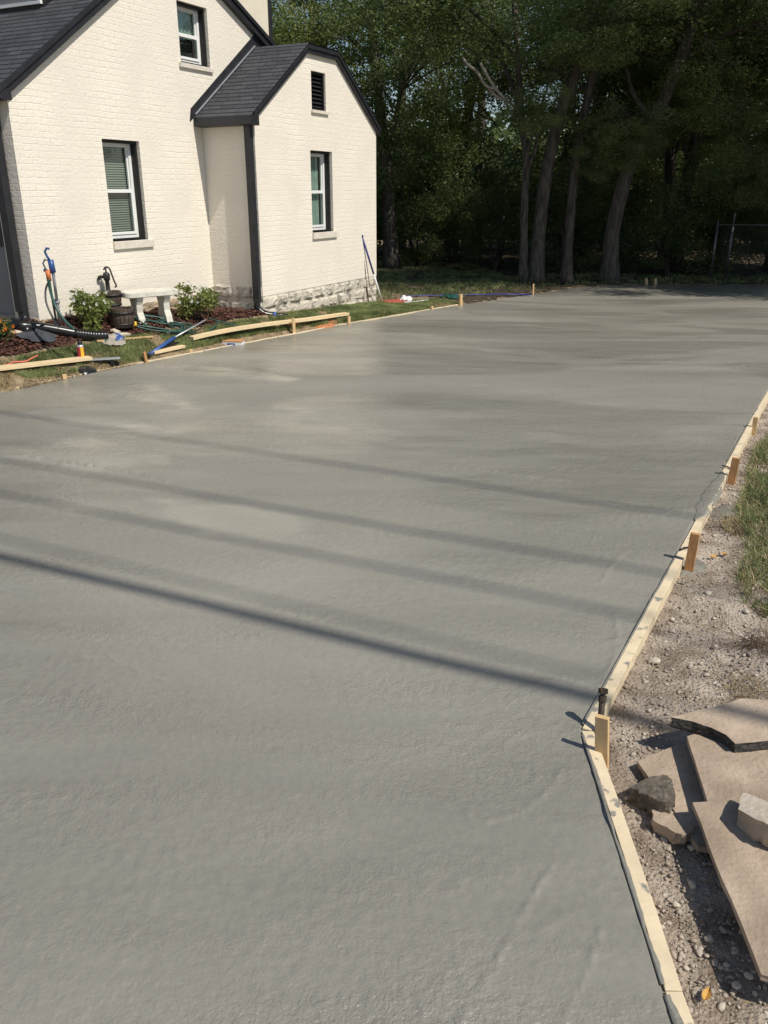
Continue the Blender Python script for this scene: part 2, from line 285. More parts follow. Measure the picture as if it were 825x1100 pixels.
GRAV=[(.765,-1),(.76,1.2),(.745,1.7),(.76,2.3),(.79,2.72),(.88,2.92),(1.30,3.88),(2.53,6.0),(4.0,8.53),(8.55,16.5),(9.6,16.5),(4.9,8.5),(3.5,6.1),(2.9,4.9),(3.2,3.4),(3.4,1.0),(3.2,-1)]
sheet('gravel_strip',GRAV,.02,.008,M['gravelb'],rag=.012,lift=.006,seed=21)
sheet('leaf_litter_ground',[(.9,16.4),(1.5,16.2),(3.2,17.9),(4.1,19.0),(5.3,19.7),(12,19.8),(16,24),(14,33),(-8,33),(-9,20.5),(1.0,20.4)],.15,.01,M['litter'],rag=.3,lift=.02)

# the concrete slab -------------------------------------------------
RIDGES=[([(-1.267, 3.303), (-0.895, 3.066), (-0.542, 2.829), (-0.307, 2.654)],.0042,.007,0),([(-0.307, 2.654), (-0.019, 2.48), (0.173, 2.37), (0.353, 2.249), (0.474, 2.294), (0.561, 2.384), (0.642, 2.495)],.0035,.012,0),
 ([(0.564, 2.096), (0.494, 1.992), (0.406, 1.85), (0.319, 1.707), (0.198, 1.512)],.0045,.012,0),([(0.627, 1.8), (0.564, 1.677), (0.444, 1.487)],.004,.012,0),([(0.542, 6.165), (0.84, 6.05), (1.104, 5.916), (1.438, 5.808)],.008,.016,0),
 ([(-2.934, 6.434), (-2.616, 6.309), (-2.25, 6.142), (-1.935, 6.004), (-1.604, 5.808)],.011,.018,0),([(1.052, 5.603), (1.357, 5.467), (1.58, 5.318), (2.007, 5.075)],.006,.014,0),
 ([(-2.717, 7.192), (-2.247, 6.98)],.006,.02,1),([(1.18, 3.775), (1.112, 3.446), (1.02, 3.239), (0.904, 3.016)],.004,.018,0),([(0.083, 3.775), (0.317, 3.705), (0.544, 3.647)],.003,.02,1),([(1.187, 4.1), (1.284, 4.28), (1.396, 4.461)],.004,.015,0),
 ([(-1.676, 7.756), (-0.954, 7.317), (-0.425, 6.951)],.005,.03,1),([(-1.238, 9.725), (-0.343, 9.311), (0.596, 9.116)],.005,.04,1),([(-0.161, 11.485), (1.073, 10.925), (2.176, 10.925)],.006,.05,1),([(0.109, 13.153), (1.488, 12.434), (3.8, 12.784)],.006,.06,1),([(2.393, 9.725), (3.383, 9.725), (4.445, 10.174)],.006,.05,0),([(0.452, 1.8), (0.646, 1.937), (0.727, 2.029)],.003,.02,0)]
RIDGES+=[([(-3.539, 7.415), (-2.048, 6.67), (-0.841, 6.359), (0.052, 5.894)],.005,.05,1),([(-1.633, 3.647), (-1.117, 3.446), (-0.467, 3.185), (0.03, 3.038)],.003,.03,1),([(0.77, 4.992), (1.319, 4.758), (1.602, 4.543)],.004,.03,1),([(-0.596, 4.28), (-0.063, 4.065), (0.288, 3.997)],.003,.03,1),([(-0.317, 8.531), (0.981, 7.937), (2.077, 7.937)],.006,.06,1),([(-1.969, 10.792), (-0.143, 10.174), (1.214, 10.001)],.007,.06,1)]
rows=[-3+.25*i for i in range(16)]; y=1.0
while y<19.5: rows.append(y); y+=max(.010,.0046*y)
rows.append(19.5)
NC1,NC2=60,620; gx=[];gy=[]
for y in rows:
    xl=interp(y,LEDGE); xr=interp(y,REDGE); xm=max(xl,min(-.52*y-.3,xr-.5))
    if xm-xl<.05: xm=xl+.05
    a=np.linspace(xl,xm,NC1,endpoint=False); b=np.linspace(xm,xr,NC2+1); gx.append(np.concatenate([a,b])); gy.append(np.full(NC1+NC2+1,y))
gx=np.array(gx);gy=np.array(gy)
ca,sa=math.cos(R(-24)),math.sin(R(-24)); U=gx*ca+gy*sa; Wv=-gx*sa+gy*ca
wx=U+.25*np_noise(gx*1.3,gy*1.3,2); wy=Wv+.12*np_noise(gx*1.7,gy*1.7,3)
Zs=.005*np_noise(wx*.9,wy*2.2,11)+0.0021*np_noise(wx*1.6,wy*7,12)+.0011*np_noise(wx*4,wy*16,13)+.0009*np_noise(gx*30,gy*30,14)*(1+np_noise(gx*1.5,gy*3,18))+.0006*np_noise(gx*55,gy*55,16)+.002*np_noise(wx*3,wy*5,19)
steps=np_noise(wx*.7,wy*1.5,15); Zs+=.003*np.tanh(steps*9)
for pts,h,wd,mode in RIDGES:
    for (x0,y0),(x1,y1) in zip(pts,pts[1:]):
        dx,dy=x1-x0,y1-y0;l2=dx*dx+dy*dy; t=((gx-x0)*dx+(gy-y0)*dy)/l2; tt=np.clip(t,0,1)
        ddx=gx-x0-tt*dx;ddy=gy-y0-tt*dy;sgn=np.sign(ddx*dy-ddy*dx); d=np.sqrt(ddx**2+ddy**2)
        k=np.exp(-(d/wd)**2)*h*np.clip(.55+.6*np_noise(gx*25,gy*25,31)+.35*np_noise(gx*60,gy*60,35),0,2)
        if mode==1: k=np.where((t>=0)&(t<=1),np.where(sgn>0,1,.1)*np.exp(-(d/(wd*3.0))**1.2)*h*.6*(.55+.6*np_noise(gx*6,gy*6,32)+.35*np_noise(gx*28,gy*28,33)),k*0)
        Zs=Zs+np.maximum(k,0)*(1.7 if mode==1 else 1.1)
# curl of paste against the boards on the right
er=np.array([[interp(y,REDGE)] for y in rows])-gx; Zs+=.004*np.exp(-(er/.03)**2)*np_noise(gx*20,gy*20,40)
Zs=np.where(np.abs(er)<.012,-.004,Zs)
nr,nc=gx.shape; V=np.stack([gx,gy,Zs],-1).reshape(-1,3); q=np.arange(nr*nc).reshape(nr,nc)
F=np.stack([q[:-1,:-1],q[:-1,1:],q[1:,1:],q[1:,:-1]],-1).reshape(-1,4)
per=list(q[0,:])+list(q[1:,-1])+list(q[-1,::-1][1:])+list(q[::-1,0][1:-1]); n0=len(V); low=V[per].copy(); low[:,2]=-.125; V=np.vstack([V,low]); k=len(per)
SF=np.array([(per[i],n0+i,n0+(i+1)%k,per[(i+1)%k]) for i in range(k)]); F=np.vstack([F,SF])
film_sheen=np.zeros(gx.shape)  # wet film patches: smoother finish plus painted pale sheen
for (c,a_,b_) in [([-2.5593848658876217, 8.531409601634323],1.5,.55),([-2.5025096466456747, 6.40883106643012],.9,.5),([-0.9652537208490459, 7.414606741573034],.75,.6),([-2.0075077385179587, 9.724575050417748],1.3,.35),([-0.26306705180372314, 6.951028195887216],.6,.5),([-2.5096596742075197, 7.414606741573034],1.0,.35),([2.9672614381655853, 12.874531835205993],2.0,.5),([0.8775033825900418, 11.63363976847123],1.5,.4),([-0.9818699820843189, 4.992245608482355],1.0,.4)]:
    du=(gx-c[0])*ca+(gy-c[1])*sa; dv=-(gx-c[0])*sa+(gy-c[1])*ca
    film_sheen=np.maximum(film_sheen,1.15-((du/a_)**2+(dv/b_)**2)**.5)
gate=np.clip(film_sheen/.25,0,1); edge=film_sheen+gate*(.45*np_noise(wx*1.6,wy*2.6,51)+.3*np_noise(wx*4,wy*8,52)+.12*np_noise(gx*11,gy*20,53))
film_sheen=np.clip((edge-.3)/.5,0,1)*(.62+.35*np_noise(wx*2,wy*5,54))
sl_me=fastmesh('driveway_slab',V,F,4); fa=sl_me.attributes.new('film_sheen','FLOAT','POINT'); fa.data.foreach_set('value',np.concatenate([np.clip(film_sheen,0,1).ravel(),np.zeros(k)]).astype(np.float32))
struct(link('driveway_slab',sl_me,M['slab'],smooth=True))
# ================================================================= HOUSE
HR=R(63)
house=thing('brick_house','cream painted brick house with dark shingle roofs and black trim beside the wet slab','house',(-.143,16.287,0),HR)
def wall(name,breaks,top,holes,y0,th,z0,m,parent=house,rev=True):
    mb=MB()
    for xa,xb in zip(breaks,breaks[1:]):
        xm=(xa+xb)/2; hs=sorted([h for h in holes if h[0]<xm<h[1]],key=lambda h:h[2]); z=z0; segs=[]
        for h in hs: segs.append((z,h[2])); z=h[3]
        for a,b in segs:
            mb.add([(xa,y0,a),(xb,y0,a),(xb,y0,b),(xa,y0,b)],[(0,1,2,3)]); mb.add([(xa,y0+th,a),(xb,y0+th,a),(xb,y0+th,b),(xa,y0+th,b)],[(3,2,1,0)])
        ta,tb=top(xa),top(xb)
        for yy,o in ((y0,(0,1,2,3)),(y0+th,(3,2,1,0))): mb.add([(xa,yy,z),(xb,yy,z),(xb,yy,tb),(xa,yy,ta)],[o])
    for a,b,c,d in holes:
        mb.add([(a,y0,c),(b,y0,c),(b,y0,d),(a,y0,d),(a,y0+th,c),(b,y0+th,c),(b,y0+th,d),(a,y0+th,d)],[(0,4,5,1),(1,5,6,2),(2,6,7,3),(3,7,4,0)])
    return mb.build(name,m,parent)
def lerpf(pts):
    def f(x):
        for (x0,z0),(x1,z1) in zip(pts,pts[1:]):
            if x0-1e-6<=x<=x1+1e-6: return z0+(z1-z0)*(x-x0)/(x1-x0)
        return pts[0][1] if x<pts[0][0] else pts[-1][1]
    return f
AX0=-3.75; MY=.924; MX0=-7.17; WT=.24
atop=[(AX0,3.04),(-2.31,4.0),(-1.41,4.0),(0,3.04)]; aw=(-2.255,-1.575,1.36,2.60); av=(-2.17,-1.735,3.185,3.73)
w1=(-5.79,-5.11,1.37,2.62); w2=(-4.11,-3.455,3.67,4.43); mtop=[(MX0,3.1),(-4.14,5.16),(-1.85,4.10)]
wall('annex_front_wall',sorted([AX0,-2.31,-1.41,0,aw[0],aw[1],av[0],av[1]]),lerpf(atop),[aw,av],0,WT,.50,M['brick'])
wall('gable_end_wall',sorted([MX0,w1[0],w1[1],w2[0],w2[1],-4.14,-1.85]),lerpf(mtop),[w1,w2],MY,WT,.52,M['brick'])
mb=MB(); mb.box(AX0+.001,.003,.501,AX0+WT,MY-.002,3.02); mb.build('annex_side_wall',M['brick'],house,label='shaded side wall of the annex')
MB().box(-WT,.003,.501,-.001,4.6,3.03).build('annex_far_wall',M['brick'],house); MB().box(-1.85-WT,MY+WT,3.0,-1.85,6,4.1).build('rear_side_wall',M['brick'],house)
# left return: brick pier then a wide dark window over a grey panel
MB().box(MX0+.001,MY+.003,.521,MX0+WT,1.34,3.05).build('side_pier_wall',M['brick'],house); MB().box(MX0+.001,5.5,.521,MX0+WT,6.5,3.05).build('side_pier_wall',M['brick'],house)
mb=MB(); mb.box(MX0+.03,1.34,.52,MX0+.15,5.5,1.37) ; mb.build('grey_panel',M['grey'],house)
wf=MB(); 
for a,b in ((1.34,1.40),(3.37,3.43),(5.44,5.5)): wf.box(MX0+.0,a,1.37,MX0+.12,b,3.05)
wf.box(MX0+.0,1.4,1.37,MX0+.12,5.44,1.42); side_win=wf.build('side_window',M['black'],house)
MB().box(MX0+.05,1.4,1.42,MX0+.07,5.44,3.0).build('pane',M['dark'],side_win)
def foundation(name,segs,z0,z1,m,seed,rows=3):
    r=random.Random(seed); mb=MB()
    for (xa,ya,xb,yb,nrmx,nrmy) in segs:
        Lh=math.hypot(xb-xa,yb-ya); ux,uy=(xb-xa)/Lh,(yb-ya)/Lh
        hz=(z1-z0)/rows
        for k in range(rows):
            t=-.02 if k%2 else 0
            while t<Lh-.03:
                wd=min(r.uniform(.22,.5),Lh-t); 
                if Lh-t-wd<.12: wd=Lh-t
                g=.012; zz0=z0+k*hz+g*.5+r.uniform(-.01,.01); zz1=z0+(k+1)*hz-g*.5+(r.uniform(-.012,.012) if k<rows-1 else 0); pr=r.uniform(.01,.045)
                # rough face block: 5x4 grid
                nu,nv=6,5; k0=len(mb.v)
                for j in range(nv+1):
                    for i in range(nu+1):
                        a=i/nu;b=j/nv; e=min(1,min(a,1-a)*5+0.0)*min(1,min(b,1-b)*4)
                        p=(pr*(e**.5)+ (r.uniform(-.011,.011) if 0<i<nu and 0<j<nv else -.02))
                        jx=r.uniform(-.011,.011);jz=r.uniform(-.01,.01)
                        tt=t+g/2+(wd-g)*a+jx; z=zz0+(zz1-zz0)*b+jz
                        mb.v.append((xa+ux*tt+nrmx*p,ya+uy*tt+nrmy*p,z))
                for j in range(nv):
                    for i in range(nu):
                        c=k0+j*(nu+1)+i; mb.f.append((c,c+1,c+nu+2,c+nu+1)); mb.m.append(0)
                t+=wd
    return mb
fb=foundation('f',[(AX0,0,0,0,0,-1)],-.06,.50,M['stone'],3,3); fb.box(AX0+.004,.004,-.1,-.004,.2,.498); fb.box(-.2,.2,-.1,-.004,4.6,.5)
fb.build('stone_foundation',M['stone'],house)
fb=foundation('f',[(AX0,MY,AX0,0,-1,0)],.2,.66,M['stone'],4,2)
fb2=foundation('f',[(MX0,MY,AX0,MY,0,-1)],.26,.54,M['stone_brown'],5,2); fb2.box(MX0+.006,MY+.006,.1,AX0,MY+.2,.52); fb2.build('limestone_footing',M['stone_brown'],house)
fb.box(AX0+.006,.2,.1,AX0+.2,MY,.60); fb.build('stone_foundation',M['stone'],house)
fb=foundation('f',[(MX0,5.5,MX0,MY,-1,0)],.3,.56,M['stone_brown'],6,2); fb.box(MX0+.006,MY+.2,.1,MX0+.2,6.5,.52); fb.build('limestone_footing',M['stone_brown'],house)
# sills
def sillp(x0,x1,z1,y0,h=.10): MB().box(x0,y0-.035,z1-h,x1,y0+.12,z1).build('window_sill',M['sill'],house,bev=.006)
sillp(-5.80,-5.03,1.37,MY); sillp(-2.27,-1.48,1.36,0); sillp(-4.16,-3.42,3.67,MY,.06); sillp(-2.2,-1.68,3.185,0,.045)
def window(h,y0,kind):
    a,b,c,d=h; Y=y0+.05
    fr=MB(); t=.035                                      # black brick mould lining the reveal
    fr.box(a,Y,c,a+t,Y+.15,d); fr.box(b-t,Y,c,b,Y+.15,d); fr.box(a+t,Y,d-t,b-t,Y+.15,d); fr.box(a+t,Y,c,b-t,Y+.15,c+.03)
    f=fr.build('window',M['blackwin'],house)
    a+=t;b-=t;c+=.03;d-=t; y=Y+.085; wv=MB()
    wv.box(a,y,c,a+.045,y+.06,d); wv.box(b-.045,y,c,b,y+.06,d); wv.box(a+.045,y,d-.045,b-.045,y+.06,d); wv.box(a+.045,y,c,b-.045,y+.06,c+.045)
    zm=c+(d-c)*.505
    wv.box(a+.045,y+.004,zm-.022,b-.045,y+.05,zm+.022)
    # lower sash sits proud of the upper
    wv.box(a+.047,y-.012,c+.047,a+.08,y+.0,zm-.024); wv.box(b-.08,y-.012,c+.047,b-.047,y,zm-.024); wv.box(a+.08,y-.012,c+.047,b-.08,y,c+.08)
    wv.box(a+.047,y+.02,zm+.024,a+.07,y+.045,d-.047); wv.box(b-.07,y+.02,zm+.024,b-.047,y+.045,d-.047)
    wv.build('sash_frame',M['vinyl'],f)
    MB().add([(a+.04,y+.03,zm),(b-.04,y+.03,zm),(b-.04,y+.03,d-.04),(a+.04,y+.03,d-.04)],[(0,1,2,3)]).build('pane',GL,f); MB().add([(a+.04,y+.016,c+.04),(b-.04,y+.016,c+.04),(b-.04,y+.016,zm),(a+.04,y+.016,zm)],[(0,1,2,3)]).build('pane',GL,f)
    if kind=='blind':
        bl=MB(); z=c+.06
        while z<d-.03:
            bl.add([(a+.04,y+.078,z+.024),(b-.04,y+.078,z+.024),(b-.04,y+.066,z),(a+.04,y+.066,z)],[(0,1,2,3)]); z+=.030
        bl.build('blind',M['blind'],f)
        MB().box(a,y+.12,c,b,y+.125,d).build('room_backing',M['dark'],f)
    else:
        cu=MB(); N=40; xa,xb=(a+.02,b-.02) if kind=='curtain' else (a+.03,b-.07)
        z0=zm-.02 if kind=='curtain' else c
        for i in range(N):
            x0=xa+(xb-xa)*i/N;x1=xa+(xb-xa)*(i+1)/N; ya=y+.09+.012*math.sin(i*1.1);yb=y+.09+.012*math.sin((i+1)*1.1)
            cu.add([(x0,ya,z0),(x1,yb,z0),(x1,yb,d),(x0,ya,d)],[(0,1,2,3)])
        cu.build('curtain',M['curtain'],f); MB().box(a,y+.13,c,b,y+.135,d).build('room_backing',M['dark'],f)
window(w1,MY,'blind'); window(w2,MY,'curtain'); window(aw,0,'drape')
# gable vent with louvres
a,b,c,d=av; vt=MB(); vt.box(a,.03,c,a+.035,.18,d); vt.box(b-.035,.03,c,b,.18,d); vt.box(a+.035,.03,d-.035,b-.035,.18,d); vt.box(a+.035,.03,c,b-.035,.18,c+.03); vt.box(a,.18,c,b,.2,d)
vt=vt.build('gable_vent',M['blackwin'],house)
z=c+.05; lv=MB()
while z<d-.06: lv.add([(a+.035,.05,z),(b-.035,.05,z),(b-.035,.12,z+.055),(a+.035,.12,z+.055),(a+.035,.055,z-.008),(b-.035,.055,z-.008),(b-.035,.125,z+.047),(a+.035,.125,z+.047)],[(0,1,2,3),(0,4,5,1),(7,6,5,4)]); z+=.058
lv.build('louvre_slats',M['black'],vt)
# roofs ------------------------------------------------------------
def roof(name,prof,y0,y1,th,label=None):
    """profile (x,z) strips extruded along local y; uv in metres"""
    mb=MB(); me=None; uv=[]; run=0
    for (x0,z0),(x1,z1) in zip(prof,prof[1:]):
        l=math.hypot(x1-x0,z1-z0); nx,nz=-(z1-z0)/l*th,(x1-x0)/l*th
        mb.add([(x0,y0,z0),(x0,y1,z0),(x1,y1,z1),(x1,y0,z1)],[(3,2,1,0)]) ; uv+= [(y0,run+l),(y1,run+l),(y1,run),(y0,run)]
        run+=l
    k=len(prof); 
    me=mb.mesh(name); ul=me.uv_layers.new(name='UVMap')
    for i,p in enumerate(me.polygons):
        for li in p.loop_indices:
            v=me.vertices[me.loops[li].vertex_index].co; j=i
            (x0,z0)=prof[i]; l=math.hypot(v.x-x0,v.z-z0); base=sum(math.hypot(prof[q+1][0]-prof[q][0],prof[q+1][1]-prof[q][1]) for q in range(i)); ul.data[li].uv=(v.y,base+l)
    return link(name,me,M['shingle'],house)
roof('annex_roof',[(-3.93,2.975),(-2.31,4.085),(-1.41,4.085),(.08,3.05)],-.07,MY-.004,.05)
roof('annex_roof',[(-1.845,3.36),(-1.41,4.085),(.08,3.05)],MY-.004,4.7,.05)
roof('main_roof',[(-7.36,3.045),(-4.14,5.235),(-1.6,4.06)],MY-.07,6.6,.05)
def rake(pts,y0,y1,drop,name):
    mb=MB()
    for (x0,z0),(x1,z1) in zip(pts,pts[1:]):
        mb.add([(x0,y0,z0),(x1,y0,z1),(x1,y0,z1-drop),(x0,y0,z0-drop),(x0,y1,z0),(x1,y1,z1),(x1,y1,z1-drop),(x0,y1,z0-drop)],[(3,2,1,0),(7,6,2,3),(0,1,5,4),(4,5,6,7)])
    (x0,z0),(x1,z1)=pts[0],pts[-1]; mb.add([(x0,y0,z0),(x0,y0,z0-drop),(x0,y1,z0-drop),(x0,y1,z0)],[(0,1,2,3)]); mb.add([(x1,y0,z1),(x1,y0,z1-drop),(x1,y1,z1-drop),(x1,y1,z1)],[(3,2,1,0)])
    return mb.build(name,M['black'],house)
rake([(-3.86,3.02),(-2.31,4.082),(-1.41,4.082),(.075,3.047)],-.05,.005,.13,'rake_board')
rake([(-3.82,3.03),(-2.31,4.062),(-1.41,4.062),(.065,3.03)],-.07,-.052,.05,'rake_board')
rake([(-7.34,3.055),(-4.14,5.231),(-1.62,4.065)],MY-.075,MY+.005,.15,'rake_board')
rake([(-7.34,3.06),(-4.14,5.236),(-1.6,4.06)],MY-.10,MY-.077,.06,'rake_board')
# gutters
g=MB(); g.prism([(-3.94,2.99),(-3.95,2.87),(-3.85,2.86),(-3.755,2.86),(-3.755,2.99)],-.10,MY-.01); g.build('gutter',M['black'],house,bev=.006)
g=MB(); g.prism([(-7.39,3.07),(-7.40,2.96),(-7.30,2.94),(-7.175,2.94),(-7.175,3.05)],MY-.09,6.5); g.build('gutter',M['black'],house,bev=.006)
MB().beam((AX0-.16,MY-.02,3.03),(-2.31,MY-.02,4.14),.04,.15,up=(0,1,0)).build('roof_flashing',M['black'],house) if False else None
fl=MB(); fl.add([(-4.02,MY-.012,2.93),(-3.98,MY-.012,3.10),(-2.31,MY-.012,4.26),(-2.1,MY-.012,4.26),(-2.1,MY-.012,4.08),(-2.31,MY-.012,4.08)],[(5,4,3,2),(0,5,2,1)]); 
fl.add([(-4.02,MY-.002,2.93),(-3.98,MY-.002,3.10),(-2.31,MY-.002,4.26),(-2.1,MY-.002,4.26)],[(0,1,2,3)]); fl.add([(-3.98,MY-.012,3.10),(-2.31,MY-.012,4.26),(-2.31,MY-.0,4.26),(-3.98,MY-.0,3.10)],[(0,1,2,3)]); fl.build('roof_flashing',M['black'],house)
fb=MB(); fb.beam((-3.9,MY-.022,3.03),(-2.33,MY-.022,4.10),.012,.018,up=(0,1,0)); fb.build('roof_flashing',M['alu'],house)
# annex downspout with elbow
dsp=MB(); dsp.box(AX0-.085,.015,.42,AX0-.012,.125,2.87); ds=dsp.build('downspout',M['black'],house,bev=.008)
el=MB(); el.tube(smooth_pts([(AX0-.05,.07,.45),(AX0-.06,.06,.33),(AX0-.03,-.02,.25),(AX0+.06,-.12,.22)]),.05,10); el.build('elbow',M['rubber'],ds,True)
el=MB(); el.tube([(AX0+.06,-.12,.22),(AX0+.10,-.15,.212)],.056,12); el.build('blue_coupling',M['blue'],ds,True)
el=MB(); el.tube([(AX0+.10,-.15,.21),(AX0+.26,-.2,.19),(AX0+.36,-.22,.15)],.045,10); el.build('outlet_pipe',M['rubber'],ds,True)
dsp=MB(); dsp.box(MX0-.115,1.07,.62,MX0-.015,1.19,2.95); ds=dsp.build('downspout',M['black'],house,bev=.008)
el=MB(); el.tube(smooth_pts([(MX0-.06,1.13,.66),(MX0-.07,1.10,.52),(MX0-.2,.98,.44),(MX0-.3,.8,.44)]),.062,12); el.build('elbow',M['rubber'],ds,True)
# dormer on the left slope and the block that rises behind the right rake
dm=MB(); dm.box(-5.75,1.66,3.85,-4.1,6.2,5.6); dr=dm.build('roof_dormer',M['blackwin'],house)  # deeper black than the trim: shadow band below the windows put into the colour
for y0 in (1.69,2.74):
    q=MB(); q.box(-5.79,y0,4.175,-5.752,y0+.95,4.21); q.box(-5.79,y0,4.21,-5.752,y0+.05,5.3); q.box(-5.79,y0+.9,4.21,-5.752,y0+.95,5.3); q.box(-5.79,y0+.05,5.25,-5.752,y0+.9,5.3); q=q.build('window',M['vinyl'],dr); MB().box(-5.77,y0+.05,4.21,-5.757,y0+.9,5.25).build('pane',M['grey'],q)
MB().box(-2.6,1.72,3.6,-.72,4.5,6.4).build('upper_wall',mat('cream_panel_paint',(.74,.68,.56),.6,.03),house)
MB().box(-.72,1.69,3.6,-.64,4.5,6.4).build('corner_trim',M['black'],house)
# ================================================================= FORM BOARDS (right side)
def board(name,a,b,w,h,label,m=M['pinesplash'],cat='form board',group='form boards along the slab edge',bend=0,zt=.006,rz=0,z1=None):
    a=Vector((*a[:2],0));b=Vector((*b[:2],0));mb=MB();N=14;dx=(b-a).normalized();sx=Vector((dx.y,-dx.x,0)); k0=len(mb.v)
    za=zt; zb=zt if z1 is None else z1
    for i in range(N+1):
        t=i/N;p=a.lerp(b,t)+sx*(bend*4*t*(1-t)); zz=za+(zb-za)*t
        j=.0012*math.sin(i*2.3)
        for s_,zq in ((0,zz-h),(w,zz-h),(w,zz+j),(0,zz+j)): mb.v.append((p.x+sx.x*s_,p.y+sx.y*s_,zq))
    for i in range(N):
        c=k0+i*4
        for e in range(4): mb.f.append((c+e,c+(e+1)%4,c+4+(e+1)%4,c+4+e)[::-1]); mb.m.append(0)
    mb.f.append((k0,k0+1,k0+2,k0+3)); mb.f.append((k0+N*4+3,k0+N*4+2,k0+N*4+1,k0+N*4)); mb.m+=[0,0]
    o=mb.build(name,m,bev=.002); tag(o,label,cat,group); return o
board('form_board',(.752,-.9),(.752,1.60),.045,.09,'pale form board at the bottom edge of the picture, smeared grey by cement')
board('form_board',(.753,1.605),(.784,2.745),.045,.09,'splashed form board between the bottom corner and the rusty pipe',bend=.006)
board('form_board',(.79,2.765),(1.765,4.53),.045,.09,'long clean form board rising from the rusty pipe to the orange stake in its middle')
board('form_board',(1.768,4.535),(2.70,6.22),.045,.09,'form board half buried by slopped cement between two orange stakes')
board('form_board',(2.703,6.225),(3.70,8.02),.045,.09,'form board beyond the second orange stake on the right')
board('form_board',(3.703,8.025),(8.5,16.5),.045,.09,'farthest right form board, leaving the frame toward the woods')
# left side forms
board('form_board',(-4.05,8.80),(-7.4,3.72),.04,.09,'weathered form board at the left frame edge beside straw',m=M['pinesplash'])
board('form_board',(-3.10,10.20),(-4.05,8.80),.04,.09,'form board beside the red spray can with black smears',m=M['pinesplash'],zt=.012)
board('form_board',(-.55,13.60),(-3.09,10.21),.035,.09,'thin form board along the lawn in front of the annex',m=M['pinesplash'],zt=.008)
board('form_board',(1.40,15.97),(-.545,13.61),.03,.09,'far thin form board from the leaning poles to the woods',m=M['pinesplash'],zt=.008)
# cement slops on the boards: each a small wet heap
def heap(pts,hgt,label,name='cement_spill',m=M['drip'],cat='cement spill',seed=1,n=22,group=None):
    cx=sum(p[0] for p in pts)/len(pts);cy=sum(p[1] for p in pts)/len(pts);z0=pts[0][2]; ang=sorted([(math.atan2(p[1]-cy,p[0]-cx),math.hypot(p[0]-cx,p[1]-cy)) for p in pts]); mb=MB(); r=random.Random(seed)
    ang=[(ang[-1][0]-2*PI,ang[-1][1])]+ang+[(ang[0][0]+2*PI,ang[0][1])]
    def rad(a): return float(np.interp(a,[q[0] for q in ang],[q[1] for q in ang]))
    K=6; mb.v.append((cx,cy,z0+hgt))
    for k in range(1,K+1):
        for j in range(n):
            a=-PI+2*PI*j/n; q=k/K; rr=rad(a)*q*(1+.06*r.uniform(-1,1)); mb.v.append((cx+rr*math.cos(a),cy+rr*math.sin(a),z0+hgt*(1-q**2.2)*(1+.25*r.uniform(-1,1))-(.03 if k==K else 0)))
    for j in range(n): mb.f.append((0,1+j,1+(j+1)%n)); mb.m.append(0)
    for k in range(K-1):
        for j in range(n): a=1+k*n+j;b=1+k*n+(j+1)%n; mb.f.append((a,a+n,b+n,b)); mb.m.append(0)
    return tag(mb.build(name,m,smooth=True),label,cat,group)
def ribbon(name,a,b,fn_in,fn_out,label=None,parent=None,z0=.0075,h=.006,n=90,seed=1):
    a=Vector((*a,0));b=Vector((*b,0));d=(b-a).normalized();sx=Vector((d.y,-d.x,0)); mb=MB(); K=7
    for i in range(n+1):
        t=i/n; p=a.lerp(b,t); i0=fn_in(t);o0=max(fn_out(t),i0+.001)
        for k in range(K+1):
            q=k/K; w_=i0+(o0-i0)*q; lift=h*(4*q*(1-q))**.6*(.6+.5*float(np_noise(t*40+k*3.1,k*1.7,seed))); e=-.004 if k in (0,K) else 0
            mb.v.append((p.x+sx.x*w_,p.y+sx.y*w_,z0+lift+e-(max(0,w_-.046)*1.4)))
    for i in range(n):
        for k in range(K): c=i*(K+1)+k; mb.f.append((c,c+1,c+K+2,c+K+1)); mb.m.append(0)
    o=mb.build(name,M['drip'],parent,True)
    o.data.materials.clear(); o.data.materials.append(M['slab'])
    if label: tag(o,label,'cement spill')
    return o
nz1=lambda f,s_: (lambda t: float(np_noise(t*f,.5,s_)))
n1,n2,n3=nz1(14,61),nz1(30,62),nz1(7,63)
env=lambda t: math.sin(PI*clamp(t))**.5
ribbon('cement_spill',(2.02,5.0),(2.58,6.0),lambda t:-.05*env(t)+.015*n1(t),lambda t:(.045+.05*n3(t)+.015*n2(t))*env(t),'wet cement slopped over the form board between the two orange stakes',h=.006)
fbs=[o for o in C.objects if o.name.startswith('form_board')]
for k,(o,a,b,amp) in enumerate([(fbs[0],(.752,.6),(.752,1.59),.02),(fbs[1],(.753,1.62),(.784,2.72),.012),(fbs[2],(.80,2.79),(1.76,4.52),.006),(fbs[4],(2.72,6.27),(3.68,7.98),.006)]):
    ribbon('cement_smear',a,b,lambda t:-.008,lambda t:amp*(.55+1.0*n3(t+k)+.5*n1(t+k)+.3*n2(t*1.7)),None,o,z0=.0065,h=.003,n=160,seed=k+3)
heap([(1.72,4.30,-.07),(1.80,4.34,-.07),(1.90,4.52,-.06),(1.84,4.62,-.06),(1.76,4.5,-.06)],.03,'grey cement spill on the gravel at the foot of the middle orange stake',seed=2)
heap([(2.22,5.20,-.07),(2.36,5.14,-.06),(2.46,5.32,-.06),(2.42,5.5,-.06),(2.33,5.42,-.06)],.03,'grey cement spill on gravel just above the middle orange stake',seed=3)
